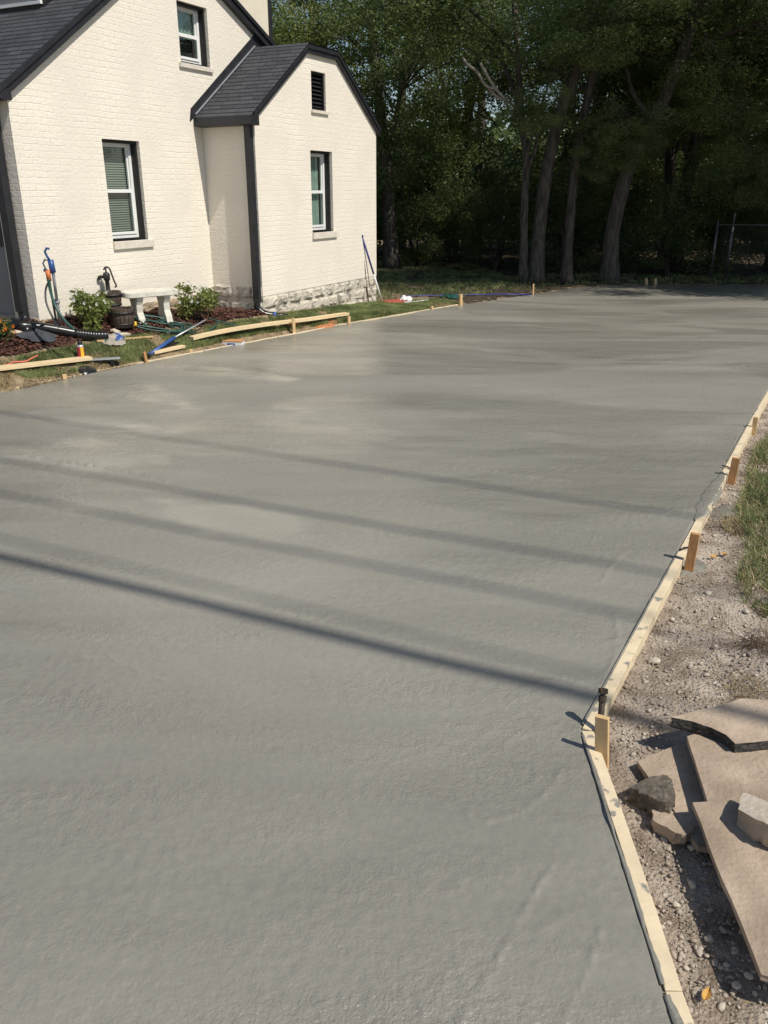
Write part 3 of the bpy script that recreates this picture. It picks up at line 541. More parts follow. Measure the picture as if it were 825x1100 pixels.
# ----------------------------------------------------------------- stakes
def stake(st,w,d,label,m=M['stakepale'],point=False,group='wooden form stakes around the slab',rz=.5,lean=(0,0)):
    x0,y0,z0,x1,y1,z1=st; t=thing('wooden_stake',label,'stake',(x0,y0,z0-.04),0,group) if False else None
    mb=MB(); a=Vector((x0,y0,z0-.06)); b=Vector((x1,y1,z1)); up=(math.cos(rz),math.sin(rz),0)
    mb.beam(a,b,w,d,up=up); o=mb.build('wooden_stake',m,bev=min(w,d)*.06); return tag(o,label,'stake',group)
SO=M['stake']
stake((1.768, 4.365, -0.075, 1.777, 4.365, 0.177),.028,.05,'orange wooden stake in the middle of the right form board, below the cement spill',SO,rz=-.5)
stake((2.609, 5.899, -0.076, 2.624, 5.899, 0.145),.03,.055,'orange wooden stake at the board joint just above the cement spill',SO,rz=-.5)
stake((3.359, 7.281, -0.077, 3.356, 7.281, 0.097),.03,.04,'small upper stake nearest the right frame edge on the form board',M['stakepale'],rz=-.5)
stake((0.844, 2.617, -0.075, 0.818, 2.617, 0.163),.022,.05,'orange wooden stake with cut slanted top beside the rusty pipe',M['stakepale'],rz=-.55)
for a,l in (((-2.965, 10.339, -0.021, -2.985, 10.339, 0.13),'short orange stake beside the blue handled tool'),):
    stake(a,.05,.03,l,SO)
stake((-2.555, 10.962, -0.044, -2.547, 10.962, 0.054),.03,.04,'tiny pale stake stub at the left end of the long curved board')
stake((-1.353, 12.589, -0.053, -1.356, 12.589, 0.223),.035,.045,'tall pale stake standing in front of the long curved board')
stake((-0.563, 13.541, -0.059, -0.561, 13.541, 0.118),.03,.045,'pale stake near the right end of the long curved board')
stake((-0.07, 14.147, -0.074, -0.086, 14.147, -0.012),.03,.04,'low stake stub between the curved board and the leaning poles')
stake((0.867, 15.285, -0.042, 0.865, 15.285, 0.057),.04,.04,'low pale stake stub right of the leaning poles',rz=.7)
stake((1.449, 15.97, -0.047, 1.441, 15.97, 0.192),.05,.05,'pale T topped stake near the red cloth')
stake((3.079, 17.602, -0.124, 3.076, 17.602, 0.213),.03,.03,'thin tall stake at the start of the tree shade')
stake((3.979, 18.308, -0.131, 3.951, 18.308, -0.033),.04,.04,'small stake in the tree shade below the forked trunk')
stake((-3.637, 9.356, -0.01, -3.638, 9.356, 0.054),.035,.045,'tiny stake stub in the straw at the left edge')
stake((4.814, 19.22, -0.073, 4.807, 19.22, 0.008),.04,.05,'shaded stake stub left of the leaning tree foot',rz=.3)
stake((6.031, 19.598, -0.01, 5.993, 19.598, 0.134),.05,.05,'shaded stake stub left of its twin beneath the woods',rz=.2)
stake((6.223, 19.598, -0.01, 6.206, 19.598, 0.134),.05,.05,'shaded stake stub right of its twin beneath the woods',rz=.2)
# wire ties over the board
for (a,b,l) in (((1.754, 4.502, 0.012),(1.818, 4.543, 0.012),'dark strap over the board left of the middle orange stake'),((2.623, 6.119, 0.015),(2.663, 6.036, 0.012),'dark strap over the board at the second orange stake')):
    mb=MB(); mb.tube([a,((a[0]+b[0])/2,(a[1]+b[1])/2,.018),b],.006,6); tag(mb.build('strap',M['rubber'],None,True),l,'strap')
# rusty pipe with a cap
p0=(0.844, 2.71, -0.06); p1=(0.867, 2.8, 0.161)
pt=thing('steel_form_pin','rusty steel pin with nut head standing at the kink of the form boards','steel pin',p0)
P0=Vector(p0);P1=Vector(p1)-P0; mb=MB(); mb.tube([(0,0,0),P1*.5,P1*.82],.0125,12); mb.build('shaft',M['rust'],pt,True)
mb=MB(); mb.tube([P1*.80,P1*.9],.0165,8); mb.tube([P1*.9,P1*.94],.011,8); mb.tube([P1*.94,P1*1.02],.019,6); mb.build('head',M['rust'],pt)
mb=MB(); mb.tube([P1*.05+Vector((-.002,-.004,0)),P1*.4+Vector((-.003,-.004,0))],.0135,9); mb.build('cement_crust',M['cement'],pt,True)
# ================================================================= BROKEN CONCRETE, ROCKS
def piece(name,outline,z,th,label,tilt=(0,0),m=(M['slabold'],M['slabdark']),seed=1,rough=.006,cat='broken slab',group='broken concrete pieces on the gravel',sub=.03):
    r=random.Random(seed); pts=[]; n=len(outline)
    for i in range(n):
        a=Vector(outline[i]);b=Vector(outline[(i+1)%n]); k=max(1,int((b-a).length/sub))
        for j in range(k):
            p=a.lerp(b,j/k); 
            if j: p+=Vector((r.uniform(-1,1),r.uniform(-1,1)))*rough
            pts.append(p)
    cx=sum(p.x for p in pts)/len(pts);cy=sum(p.y for p in pts)/len(pts); N=len(pts); mb=MB()
    H=lambda x,y:z+tilt[0]*(x-cx)+tilt[1]*(y-cy)
    L=4
    for k in range(L+1):
        q=k/L
        for p in pts:
            off=0 if k==0 else r.uniform(-1,.3)*rough*1.8+(-.0 if k<L else -.004)
            dx,dy=p.x-cx,p.y-cy;l=math.hypot(dx,dy)+1e-6
            mb.v.append((p.x+dx/l*off,p.y+dy/l*off,H(p.x,p.y)-th*q*(1+ (r.uniform(-.12,.12) if k==L else 0))))
    mb.f.append(tuple(range(N))); mb.m.append(0); mb.f.append(tuple(L*N+i for i in reversed(range(N)))); mb.m.append(1)
    for k in range(L):
        for i in range(N): mb.f.append((k*N+i,(k+1)*N+i,(k+1)*N+(i+1)%N,k*N+(i+1)%N)); mb.m.append(1)
    me=mb.mesh(name); bm=bmesh.new(); bm.from_mesh(me); bmesh.ops.recalc_face_normals(bm,faces=bm.faces); bm.to_mesh(me); bm.free()
    return tag(link(name,me,list(m)),label,cat,group)
piece('broken_slab',[(1.182, 2.709), (1.074, 2.656), (0.965, 2.6), (0.984, 2.465), (1.013, 2.356), (1.031, 2.218), (1.04, 2.157), (1.153, 2.149), (1.347, 2.639)],-.02,.028,'thin shaded slab piece lying lowest, under the big slab corner',m=(M['slabold'],M['slabold']),seed=2,tilt=(.03,.0),rough=.003)
piece('broken_slab',[(1.162, 2.651), (1.143, 2.517), (1.108, 2.287), (1.055, 2.283), (1.049, 2.176), (1.031, 1.998), (1.019, 1.755), (1.007, 1.615), (1.179, 1.552), (1.557, 2.116), (1.773, 2.716), (1.619, 2.777), (1.385, 2.746)],.05,.028,'largest flat tan slab piece with a straight left edge and notched corner',m=(M['slabold'],M['slabold']),seed=3,rough=.0015,sub=.06)
piece('broken_slab',[(1.106, 2.695), (1.222, 2.738), (1.323, 2.775), (1.422, 2.82), (1.554, 2.814), (1.676, 2.683), (1.523, 2.584), (1.402, 2.561), (1.335, 2.55), (1.298, 2.545), (1.283, 2.595), (1.242, 2.636), (1.184, 2.671)],.10,.05,'tan slab chunk with black broken edge resting on top, nearest the dead roots',seed=4,rough=.005,tilt=(-.02,.05))
def rock(name,c,s,m,label,cat='rock',seed=1,rot=(0,0,0),cuts=7,group=None,sub=3,rgh=.07):
    r=random.Random(seed); bm=bmesh.new(); bmesh.ops.create_icosphere(bm,subdivisions=sub,radius=1)
    pl=[]
    for _ in range(cuts):
        d=Vector((r.gauss(0,1),r.gauss(0,1),r.gauss(0,1))).normalized(); pl.append((d,r.uniform(.55,.85)))
    o=Vector((seed*3.1,seed*1.7,0))
    for v in bm.verts:
        p=v.co
        for d,k in pl:
            t=p.dot(d)
            if t>k: p=p-d*(t-k)*.93
        p=p*(1+rgh*mn.noise(p*2.3+o)+rgh*.7*mn.noise(p*6+o)); v.co=Vector((p.x*s[0],p.y*s[1],p.z*s[2]))
    bmesh.ops.rotate(bm,verts=bm.verts,cent=(0,0,0),matrix=Matrix.Rotation(rot[2],3,'Z')@Matrix.Rotation(rot[1],3,'Y')@Matrix.Rotation(rot[0],3,'X'))
    me=bpy.data.meshes.new(name); bm.to_mesh(me); bm.free(); ob=link(name,me,m,None,True,loc=c); 
    return tag(ob,label,cat,group)
# jagged light block leaning on the big slab
piece('broken_block',[(1.219, 2.274), (1.243, 2.241), (1.271, 2.192), (1.323, 2.157), (1.295, 2.021), (1.215, 2.048), (1.175, 2.123), (1.157, 2.174), (1.181, 2.219)],.135,.085,'pale jagged block lying on the big slab at the right frame edge',m=(M['pale'],M['slabold']),seed=6,rough=.004,tilt=(.12,-.25),cat='broken block',sub=.02)
piece('asphalt_lump',[(0.889, 2.434), (0.927, 2.459), (0.995, 2.495), (1.028, 2.501), (1.049, 2.459), (1.036, 2.399), (1.02, 2.341), (0.995, 2.313), (0.952, 2.332), (0.917, 2.38)],.005,.075,'dark crumbly asphalt lump above the tan stone',m=(M['darkrock'],M['darkrock']),seed=11,rough=.006,tilt=(.1,-.2),cat='asphalt lump',sub=.012,group=None)
piece('stone',[(0.943, 2.336), (0.967, 2.35), (1.008, 2.345), (1.022, 2.308), (1.042, 2.272), (1.064, 2.245), (1.049, 2.218), (0.996, 2.192), (0.967, 2.218), (0.944, 2.245), (0.926, 2.272)],-.02,.05,'tan stone half in shade left of the big slab edge',m=(M['slabold'],M['slabold']),seed=12,rough=.004,tilt=(-.05,-.15),cat='stone',sub=.012,group=None)
# ================================================================= GRAVEL
def scatter_rocks(name,pts,m,kind='stuff',seed=5):
    r=random.Random(seed); base=[]
    for k in range(5):
        bm=bmesh.new(); bmesh.ops.create_icosphere(bm,subdivisions=1,radius=1); 
        for v in bm.verts: v.co*=1+.55*mn.noise(v.co*1.9+Vector((k*5,0,0)))
        base.append((np.array([tuple(v.co) for v in bm.verts]),np.array([[v.index for v in f.verts] for f in bm.faces]))); bm.free()
    Vs=[];Fs=[];n=0
    for x,y,z,s in pts:
        bv,bf=base[r.randrange(5)]; a=r.uniform(0,6.28); c_,s_=math.cos(a),math.sin(a); v=bv*np.array([s*r.uniform(.8,1.4),s*r.uniform(.6,1),s*r.uniform(.45,.8)])
        v=np.stack([v[:,0]*c_-v[:,1]*s_+x,v[:,0]*s_+v[:,1]*c_+y,v[:,2]+z],-1); Vs.append(v);Fs.append(bf+n);n+=len(bv)
    o=link(name,fastmesh(name,np.vstack(Vs),np.vstack(Fs),3),m); o['kind']=kind; return o
pts=[];r=random.Random(9)
while len(pts)<15000:
    y=1.0+9*r.random()**1.9; xe=interp(y,REDGE)+.06; x=xe+r.random()**1.3*(1.3 if y<4.5 else .8)
    dn=float(np_noise(x*3,y*3,77))
    if r.random()>.55+.5*dn: continue
    s=.0028+.009*r.random()**5; pts.append((x,y,gzn(x,y)+.010+s*.25,s))
scatter_rocks('gravel',pts,M['pebble'])
pts=[];r=random.Random(19)
while len(pts)<900:
    y=1.1+8*r.random()**1.6; xe=interp(y,REDGE)+.08; x=xe+r.random()*(1.2 if y<4.5 else .7); s=.005+.011*r.random()**3
    pts.append((x,y,gzn(x,y)+.010+s*.2,s))
scatter_rocks('pale_pebbles',pts,M['palegravel'],seed=8)
pts=[];r=random.Random(29)
for cx_,cy_,rad_,n_ in [(1.02,2.35,.14,60),(.95,1.75,.12,50),(1.3,3.3,.25,60),(1.05,2.75,.1,50),(1.6,3.9,.3,40),(1.15,1.5,.2,60)]:
    for _ in range(n_):
        a=r.uniform(0,6.28);d=rad_*r.random()**.6; x=cx_+d*math.cos(a);y=cy_+d*math.sin(a)
        if x<interp(y,REDGE)+.06: continue
        s=.004+.009*r.random()**2; pts.append((x,y,gzn(x,y)+.010+s*.2,s))
scatter_rocks('rubble',pts,M['pebble'],seed=31)
NR=[((703,713),.022,'pale stone beside the long clean form board'),((702,713),0,''),((741,633),.02,'small flat pale stone beside the middle orange stake'),((771,697),.012,'round pale pebble on open gravel'),((754,655),.018,'pale stone lying under the dark root clump'),((730,678),.014,'small stone between board and grass'),((765,773),.016,'white pebble against the top slab chunk'),((697,1001),.012,'grey stone in gravel near the foreground board')]
for k,(p,s,l) in enumerate(NR):
    pass
for k,(c,s,l) in enumerate([((1.273, 3.378, -0.076),.024,'flat pale stone beside the long clean form board'),((1.78, 4.085, -0.078),.02,'pale flat stone near the middle orange stake'),((1.61, 3.517, -0.077),.012,'round pale pebble on open gravel left of the dead roots'),((1.488, 3.786, -0.076),.014,'small stone between the clean board and the grass'),((1.903, 3.87, -0.078),.017,'pale stone at the foot of the long grass'),((1.033, 2.188, -0.075),.014,'stone in the shade of the big slab edge'),((0.984, 2.035, -0.082),.015,'round stone at the shade line of the big slab'),((0.906, 1.96, -0.081),.013,'grey stone between the foreground board and big slab'),((0.961, 1.832, -0.08),.013,'stone on the sunny gravel below the shade line'),((1.029, 1.704, -0.079),.013,'stone just below the tip of the big slab'),((0.98, 1.673, -0.076),.012,'stone left of the big slab tip')]):
    rock('stone',(c[0],c[1],c[2]+.012+s*.3),(s*1.2,s,s*.7),M['pale'],l,'stone',30+k,(0,0,k*1.3),cuts=6,group='loose pale stones on the gravel',sub=2)
# ================================================================= GRASS AND MULCH CHIPS
def blades(name,pts,h,w,m,seed=1,lean=.5):
    rg=np.random.RandomState(seed); P=np.array(pts,float); n=len(P); a=rg.uniform(0,2*PI,n); hh=h*rg.uniform(.5,1.25,n); ww=w*rg.uniform(.7,1.3,n); la=rg.uniform(0,2*PI,n); ll=hh*rg.uniform(.1,lean*1.6,n)
    dx,dy=np.cos(a)*ww/2,np.sin(a)*ww/2; V=np.zeros((n,5,3)); V[:,0]=P+np.stack([-dx,-dy,0*dx],-1); V[:,1]=P+np.stack([dx,dy,0*dx],-1)
    mid=P+np.stack([np.cos(la)*ll*.35,np.sin(la)*ll*.35,hh*.6],-1); V[:,2]=mid+np.stack([dx,dy,0*dx],-1)*.75; V[:,3]=mid-np.stack([dx,dy,0*dx],-1)*.75; V[:,4]=P+np.stack([np.cos(la)*ll,np.sin(la)*ll,hh*.95],-1)
    b=np.arange(n)[:,None]*5; F=np.concatenate([b+[0,1,2],b+[0,2,3],b+[3,2,4]],0); o=link(name,fastmesh(name,V.reshape(-1,3),F,3),m); o['kind']='stuff'; return o
LAWN=[(-4.464, 8.693), (-4.301, 9.259), (-4.035, 9.65), (-3.788, 10.029), (-3.444, 10.555), (-2.921, 11.3), (-2.314, 12.107), (-1.726, 12.858)]+[(-1.5,13.3),(.0,16.35),(1.2,16.6),(1.5,16.15),(-.53,13.72),(-2.02,11.95),(-3.16,10.15),(-4.1,8.85)]
BARE=[((-2.738, 10.691, -0.053),.35),((-3.372, 9.874, 0.025),.35),((-3.871, 9.158, 0.033),.35),((-4.061, 8.865, 0.024),.45),((-1.186, 12.954, 0.03),.16),((-0.857, 13.472, 0.04),.16),((-4.183, 9.207, 0.159),.22),((1.166, 15.714, -0.014),.5),((-3.79, 9.525, 0.095),.16)]
def fill(poly,n,seed,f=None,mask=.0,ms=3):
    r=random.Random(seed);x0=min(p[0] for p in poly);x1=max(p[0] for p in poly);y0=min(p[1] for p in poly);y1=max(p[1] for p in poly);out=[];t=0
    while len(out)<n and t<n*40:
        t+=1; x=r.uniform(x0,x1);y=r.uniform(y0,y1)
        if not inpoly(x,y,poly): continue
        if mask and float(np_noise(x*ms,y*ms,seed))+.5*float(np_noise(x*ms*3,y*ms*3,seed+1))<mask-1+r.uniform(-.2,.2): continue
        if f and not f(x,y,r): continue
        out.append((x,y,gzn(x,y)))
    return out
def nobare(x,y,r):
    for (c,rr) in BARE:
        d=math.hypot(x-c[0],y-c[1])/rr
        if d<1 and r.random()>d**3*.8: return False
    return True
blades('lawn_grass',fill(LAWN,85000,3,nobare,.35),.05,.008,M['grass'],3)
blades('dry_lawn_grass',fill(LAWN,14000,4,None,.5),.035,.007,M['dry'],4)
BACKL=[(.0,16.5),(1.0,17.4),(2.4,18.6),(3.3,20),(2.5,25.5),(-2.5,26),(-3,19)]
blades('back_lawn_grass',fill(BACKL,26000,5,None,.7),.06,.014,M['grass'],5)
blades('wood_edge_weeds',fill([(1.0,16.6),(3,18.3),(4.5,19.6),(9,19.8),(11,22),(4,22),(1,19)],5000,15,None,.9),.08,.016,M['grass'],15)
RG=[(2.855, 7.055), (3.233, 7.055), (3.961, 8.056), (4.516, 8.056), (2.333, 3.781), (1.946, 3.862), (2.007, 4.221), (2.203, 4.611), (2.285, 5.067), (2.562, 5.608), (2.652, 6.027), (3.006, 6.505)]
RG=[(3.186, 6.825), (3.799, 7.695), (4.776, 7.695), (2.561, 3.761), (1.981, 3.831), (1.939, 3.991), (2.015, 4.282), (2.208, 4.611), (2.358, 5.067), (2.371, 5.272), (2.636, 5.707), (2.882, 6.258)]
blades('long_grass',fill(RG,17000,6,None,.55,4),.075,.006,M['grass'],6,.8)
blades('dead_grass',fill(RG,5000,7,None,.3,4),.07,.006,M['dry'],7,1.2)
blades('dead_grass',fill([(2.307, 5.237), (2.46, 5.272), (2.28, 4.83), (2.168, 4.907)],500,17),.05,.005,M['dry'],7,1.4)
blades('gravel_straw',[(x,y,z+.012) for x,y,z in fill([(.95,1.1),(.9,2.6),(1.05,2.95),(1.5,3.9),(2.7,6),(3.1,6),(2.4,4.2),(2.2,3.0),(1.3,2.4),(1.25,1.1)],420,27)],.022,.003,M['dry'],27,3.5)
blades('straw',fill([p for p in [(-4.327, 8.349), (-4.287, 9.222), (-3.842, 9.69), (-3.323, 10.092), (-3.035, 10.242), (-3.23, 9.941), (-3.699, 9.232), (-4.083, 8.665)]],4200,8,None,.8,5),.018,.007,M['dry'],8,3)
blades('lawn_tuft',fill([p for p in [(-4.1, 9.111), (-3.782, 9.502), (-3.722, 9.371), (-3.95, 9.099)]],1400,9),.045,.008,M['grass'],9)
# bark chips
pts=fill(MULCH,7000,12); rg=np.random.RandomState(4); P=np.array(pts); n=len(P); a=rg.uniform(0,2*PI,n); L1=rg.uniform(.012,.035,n); W1=rg.uniform(.005,.012,n); tz=rg.uniform(-.5,.5,n)
ex=np.stack([np.cos(a)*L1,np.sin(a)*L1,tz*L1],-1); ey=np.stack([-np.sin(a)*W1,np.cos(a)*W1,rg.uniform(-.5,.5,n)*W1],-1); P[:,2]+=.035
V=np.stack([P-ex-ey,P+ex-ey,P+ex+ey,P-ex+ey],1).reshape(-1,3); F=np.arange(n*4).reshape(-1,4); o=link('mulch_chips',fastmesh('mulch_chips',V,F,4),M['chip']); o['kind']='stuff'
# dead roots clump and dead grass lower right of the lawn
def wisps(name,c,n,rad,h,m,label,cat,seed=1,rr=.0015):
    r=random.Random(seed); mb=MB()
    for _ in range(n):
        a=r.uniform(0,6.28);d=rad*r.random()**.6; p=Vector((d*math.cos(a),d*math.sin(a)*.6,0)); q=[p]; dr=Vector((r.uniform(-1,1),r.uniform(-1,1),r.uniform(.1,1.2)))
        for k in range(4): dr+=Vector((r.uniform(-.7,.7),r.uniform(-.7,.7),-.35)); p=p+dr.normalized()*h*.35; q.append(Vector((p.x,p.y,max(p.z,.004))))
        mb.tube(q,[rr,rr,rr*.8,rr*.6,rr*.3],4)
    o=mb.build(name,m,loc=c); return tag(o,label,cat)
c=(1.647, 3.131, -0.076); wisps('root_clump',(c[0]+.02,c[1],c[2]),170,.16,.10,M['dry'],'tangled tan dead roots and straw above the top slab chunk','dead plant',3)
c=(1.822, 3.486, -0.074); wisps('dead_weed',(c[0]+.05,c[1]+.05,c[2]),130,.15,.12,M['brownpole'],'dark brown dead weed clump at the right frame edge','dead plant',4)
c=(0.858, 1.874, -0.082); wisps('straw_tuft',c,9,.03,.07,M['dry'],'few blades of dry straw beside the foreground form board','dry grass',5,.001)
def leaf_obj(c,L,W,m,label,rz=0,name='fallen_leaf'):
    mb=MB(); N=6; k0=0
    for i in range(N+1):
        t=i/N; w=W*math.sin(PI*t)**.8; x=(t-.5)*L; z=.012+.35*L*(t-.5)**2+.004
        mb.v+= [(x,-w,z+.008),(x,0,z),(x,w,z+.009)]
    for i in range(N):
        for j in (0,1): mb.f.append((i*3+j,i*3+j+1,i*3+3+j+1,i*3+3+j)); mb.m.append(0)
    o=mb.build(name,m,loc=(c[0],c[1],c[2]+.01)); o.rotation_euler=(0,0,rz); return tag(o,label,'leaf')
leaf_obj((0.879, 1.63, -0.076),.05,.012,M['leafy'],'curled yellow leaf on gravel beside the foreground board',.9)
leaf_obj((1.978, 4.536, -0.076),.05,.018,M['leafy'],'brown orange leaf on the gravel right of the middle stake, lower of two',.3)
leaf_obj((2.056, 4.579, -0.077),.045,.016,M['leafy'],'brown orange leaf on the gravel right of the middle stake, upper of two',2)
# ================================================================= YARD THINGS
def pipe(name,pts,r,m,label,cat,n=8,sm=6,group=None): 
    mb=MB(); mb.tube(smooth_pts(pts,sm),r,n); return tag(mb.build(name,m,None,True),label,cat,group)
# black drain pipe on the mulch, corrugated end
dp=thing('drain_pipe','glossy black drain pipe lying on mulch from the left downspout','drain pipe',(-4.223, 10.219, 0.446))
o0=Vector(dp.location); a=[Vector(v)-o0+Vector((0,0,.065)) for v in [(-4.348, 10.021, 0.432), (-4.19, 10.118, 0.406), (-4.0, 10.197, 0.36), (-3.788, 10.281, 0.301)]]
mb=MB(); mb.tube(smooth_pts([a[0]+Vector((-.12,.12,.02))]+a,6),.062,14); mb.build('smooth_pipe',M['rubber'],dp,True)
b=[Vector(v)-o0+Vector((0,0,.06)) for v in [(-3.788, 10.281, 0.301), (-3.695, 10.337, 0.28), (-3.596, 10.414, 0.256), (-3.486, 10.504, 0.241)]]; q=smooth_pts(b,12); mb=MB(); mb.tube(q,[.062+.009*(i%3==0) for i in range(len(q))],14); mb.build('corrugated_pipe',M['rubber'],dp,True)
# grey cloth
def crumple(name,pts,h,m,label,cat,seed=1,base=.012,res=16):
    # draped sheet over outline points, wrinkled
    n=len(pts); cx=sum(p[0] for p in pts)/n;cy=sum(p[1] for p in pts)/n;cz=sum(p[2] for p in pts)/n; mb=MB(); K=8; N=res*2
    ang=sorted([(math.atan2(p[1]-cy,p[0]-cx),math.hypot(p[0]-cx,p[1]-cy)) for p in pts]); ang=[(ang[-1][0]-2*PI,ang[-1][1])]+ang+[(ang[0][0]+2*PI,ang[0][1])]
    mb.v.append((cx,cy,cz+h))
    for k in range(1,K+1):
        for j in range(N):
            t=-PI+2*PI*j/N; rr=np.interp(t,[a_ for a_,_ in ang],[b_ for _,b_ in ang])*k/K; x=cx+rr*math.cos(t);y=cy+rr*math.sin(t)
            mb.v.append((x,y,gz(x,y)+base+(h*(1-(k/K)**2)+h*.7)*(.5+.5*mn.noise(Vector((x*9,y*9,seed))))*1.0+.3*h*mn.noise(Vector((x*22,y*22,seed)))))
    for j in range(N): mb.f.append((0,1+j,1+(j+1)%N)); mb.m.append(0)
    for k in range(K-1):
        for j in range(N): a=1+k*N+j;b=1+k*N+(j+1)%N; mb.f.append((a,a+N,b+N,b)); mb.m.append(0)
    return tag(mb.build(name,m,None,True),label,cat)
crumple('cloth',[(-4.313, 9.799, 0.359), (-4.266, 9.936, 0.38), (-4.186, 9.948, 0.356), (-4.118, 10.096, 0.376), (-4.035, 10.069, 0.336), (-3.943, 10.15, 0.323), (-3.967, 10.023, 0.299), (-3.915, 9.991, 0.271), (-4.063, 9.894, 0.299), (-4.12, 9.782, 0.286), (-4.195, 9.818, 0.323)],.055,M['cloth'],'charcoal cloth spread on the mulch in front of the drain pipe','cloth',1,.04)
rock('white_stone',(-4.386, 9.918, 0.416),(.12,.07,.05),M['pale'],'flat white stone beside the orange flowers at the left edge','stone',41)
rock('white_stone',(-3.471, 10.785, 0.301),(.09,.07,.055),M['pale'],'pale lump of stone on the mulch under the lower barrel','stone',42)
rock('white_stone',(-3.38, 10.747, 0.259),(.17,.06,.045),M['pale'],'long pale stone on the mulch in front of the lower barrel','stone',43,(0,0,.8))
rock('white_stone',(-2.845, 12.624, 0.314),(.16,.12,.1),M['pale'],'pale boulder against the footing right of the bench','stone',44)
crumple('rag',[(-3.486, 10.338, 0.2), (-3.474, 10.583, 0.251), (-3.388, 10.688, 0.245), (-3.304, 10.627, 0.197), (-3.358, 10.4, 0.166), (-3.431, 10.34, 0.176)],.07,M['rag'],'dirty crumpled rag on the lawn below the pale stones','rag',5)
crumple('plastic_bag',[(-3.387, 10.512, 0.205), (-3.382, 10.664, 0.238), (-3.308, 10.641, 0.206), (-3.318, 10.548, 0.187)],.09,M['blue'],'scrap of bright blue plastic on the crumpled rag','plastic scrap',6)
# spray can
c=(-3.602, 9.866, 0.116); can=thing('spray_can','red and yellow spray can with black cap standing on the lawn edge','spray can',c)
mb=MB(); mb.lathe([(0,0),(.038,0),(.04,.006),(.04,.02)],20); mb.build('can_base',M['alu'],can,True); mb=MB(); mb.lathe([(.0402,.16),(.04,.172),(.03,.186),(0,.186)],20); mb.build('can_shoulder',M['alu'],can,True)
mb=MB(); k=20
for j in range(k):
    a0,a1=2*PI*j/k,2*PI*(j+1)/k; yel=1 if j in (16,17,18) else 0
    mb.add([(.04*math.cos(a0),.04*math.sin(a0),.02),(.04*math.cos(a1),.04*math.sin(a1),.02),(.04*math.cos(a1),.04*math.sin(a1),.16),(.04*math.cos(a0),.04*math.sin(a0),.16)],[(0,1,2,3)],yel)
mb.build('label',[M['red'],M['yellow']],can,True)
mb=MB(); mb.lathe([(.028,.184),(.028,.222),(.02,.228),(0,.228)],14); mb.build('cap',M['rubber'],can,True)
# boards on the ground
def plank(a,b,w,h,label,m=M['pine'],lift=(0,0),cat='board',name='board',bev=.003):
    a=Vector(a)+Vector((0,0,h/2+lift[0]));b=Vector(b)+Vector((0,0,h/2+lift[1])); mb=MB(); mb.beam(a,b,w,h); return tag(mb.build(name,m,bev=bev),label,cat)
plank((-4.42, 8.816, 0.147),(-3.513, 9.888, 0.09),.12,.04,'pale pine board on the dirt at the left edge below the spray can',lift=(.03,.03))
plank((-2.951, 10.577, 0.04),(-2.661, 11.028, 0.043),.09,.035,'short pine block lying under the blue handled tool',lift=(.02,.02))
plank((-3.567, 10.351, 0.232),(-3.041, 10.976, 0.186),.04,.02,'thin weathered lath lying on the lawn behind the rag',m=M['stakepale'],lift=(.02,.02))
plank((-2.891, 10.724, 0.061),(-2.728, 11.066, 0.085),.04,.02,'dark strip lying behind the short pine block',m=M['blackwin'],lift=(.03,.03))
c=smooth_pts([Vector(v) for v in [(-2.599, 11.271, 0.087), (-2.254, 11.722, 0.063), (-1.745, 12.306, 0.048), (-1.188, 12.989, 0.039), (-0.608, 13.926, 0.049)]],6); mb=MB(); k0=0; w_,h_=.09,.045
for i,p in enumerate(c):
    t=(c[min(i+1,len(c)-1)]-c[max(i-1,0)]).normalized(); sx=Vector((t.y,-t.x,0)).normalized(); z=.035+(c[0].z+.0+(c[-1].z-c[0].z)*i/(len(c)-1))+.05*math.sin(PI*i/(len(c)-1))
    for s_,q in ((-1,0),(1,0),(1,1),(-1,1)): mb.v.append((p.x+sx.x*w_/2*s_,p.y+sx.y*w_/2*s_,z+h_*q))
for i in range(len(c)-1):
    for e in range(4): mb.f.append((i*4+e,i*4+(e+1)%4,i*4+4+(e+1)%4,i*4+4+e)); mb.m.append(0)
mb.f+=[(3,2,1,0),tuple(4*(len(c)-1)+e for e in range(4))]; mb.m+=[0,0]
tag(mb.build('board',M['pine']),'long curved pine board lying across the lawn in front of the annex','board')
heap([(-1.048, 13.03, 0.005), (-0.813, 13.467, 0.026), (-0.625, 13.983, 0.057), (-0.736, 14.045, 0.079), (-1.073, 13.381, 0.082), (-1.323, 12.903, 0.066)],.05,'orange clay dirt spilled behind the long curved board','clay_heap',M['clay'],'clay',7)
heap([(-1.586, 12.731, 0.12), (-1.362, 13.026, 0.105), (-1.4, 13.123, 0.134), (-1.561, 12.894, 0.152)],.04,'small patch of orange clay on the lawn by the blue coupling','clay_heap',M['clay'],'clay',8)
# tray box
c=(-2.103, 11.649, -0.016); bx=thing('shallow_box','small blue and white box with brown lid on the lawn by the curved board','box',c,R(-8))
mb=MB(); mb.box(-.14,-.09,0,.14,.09,.06); mb.build('box_body',M['white'],bx,bev=.004); mb=MB(); mb.box(-.143,-.093,.058,.143,.093,.075); mb.build('lid',M['stake'],bx,bev=.004); mb=MB(); mb.box(-.06,-.0935,.01,.05,-.09,.045); mb.build('printed_panel',M['blue'],bx)
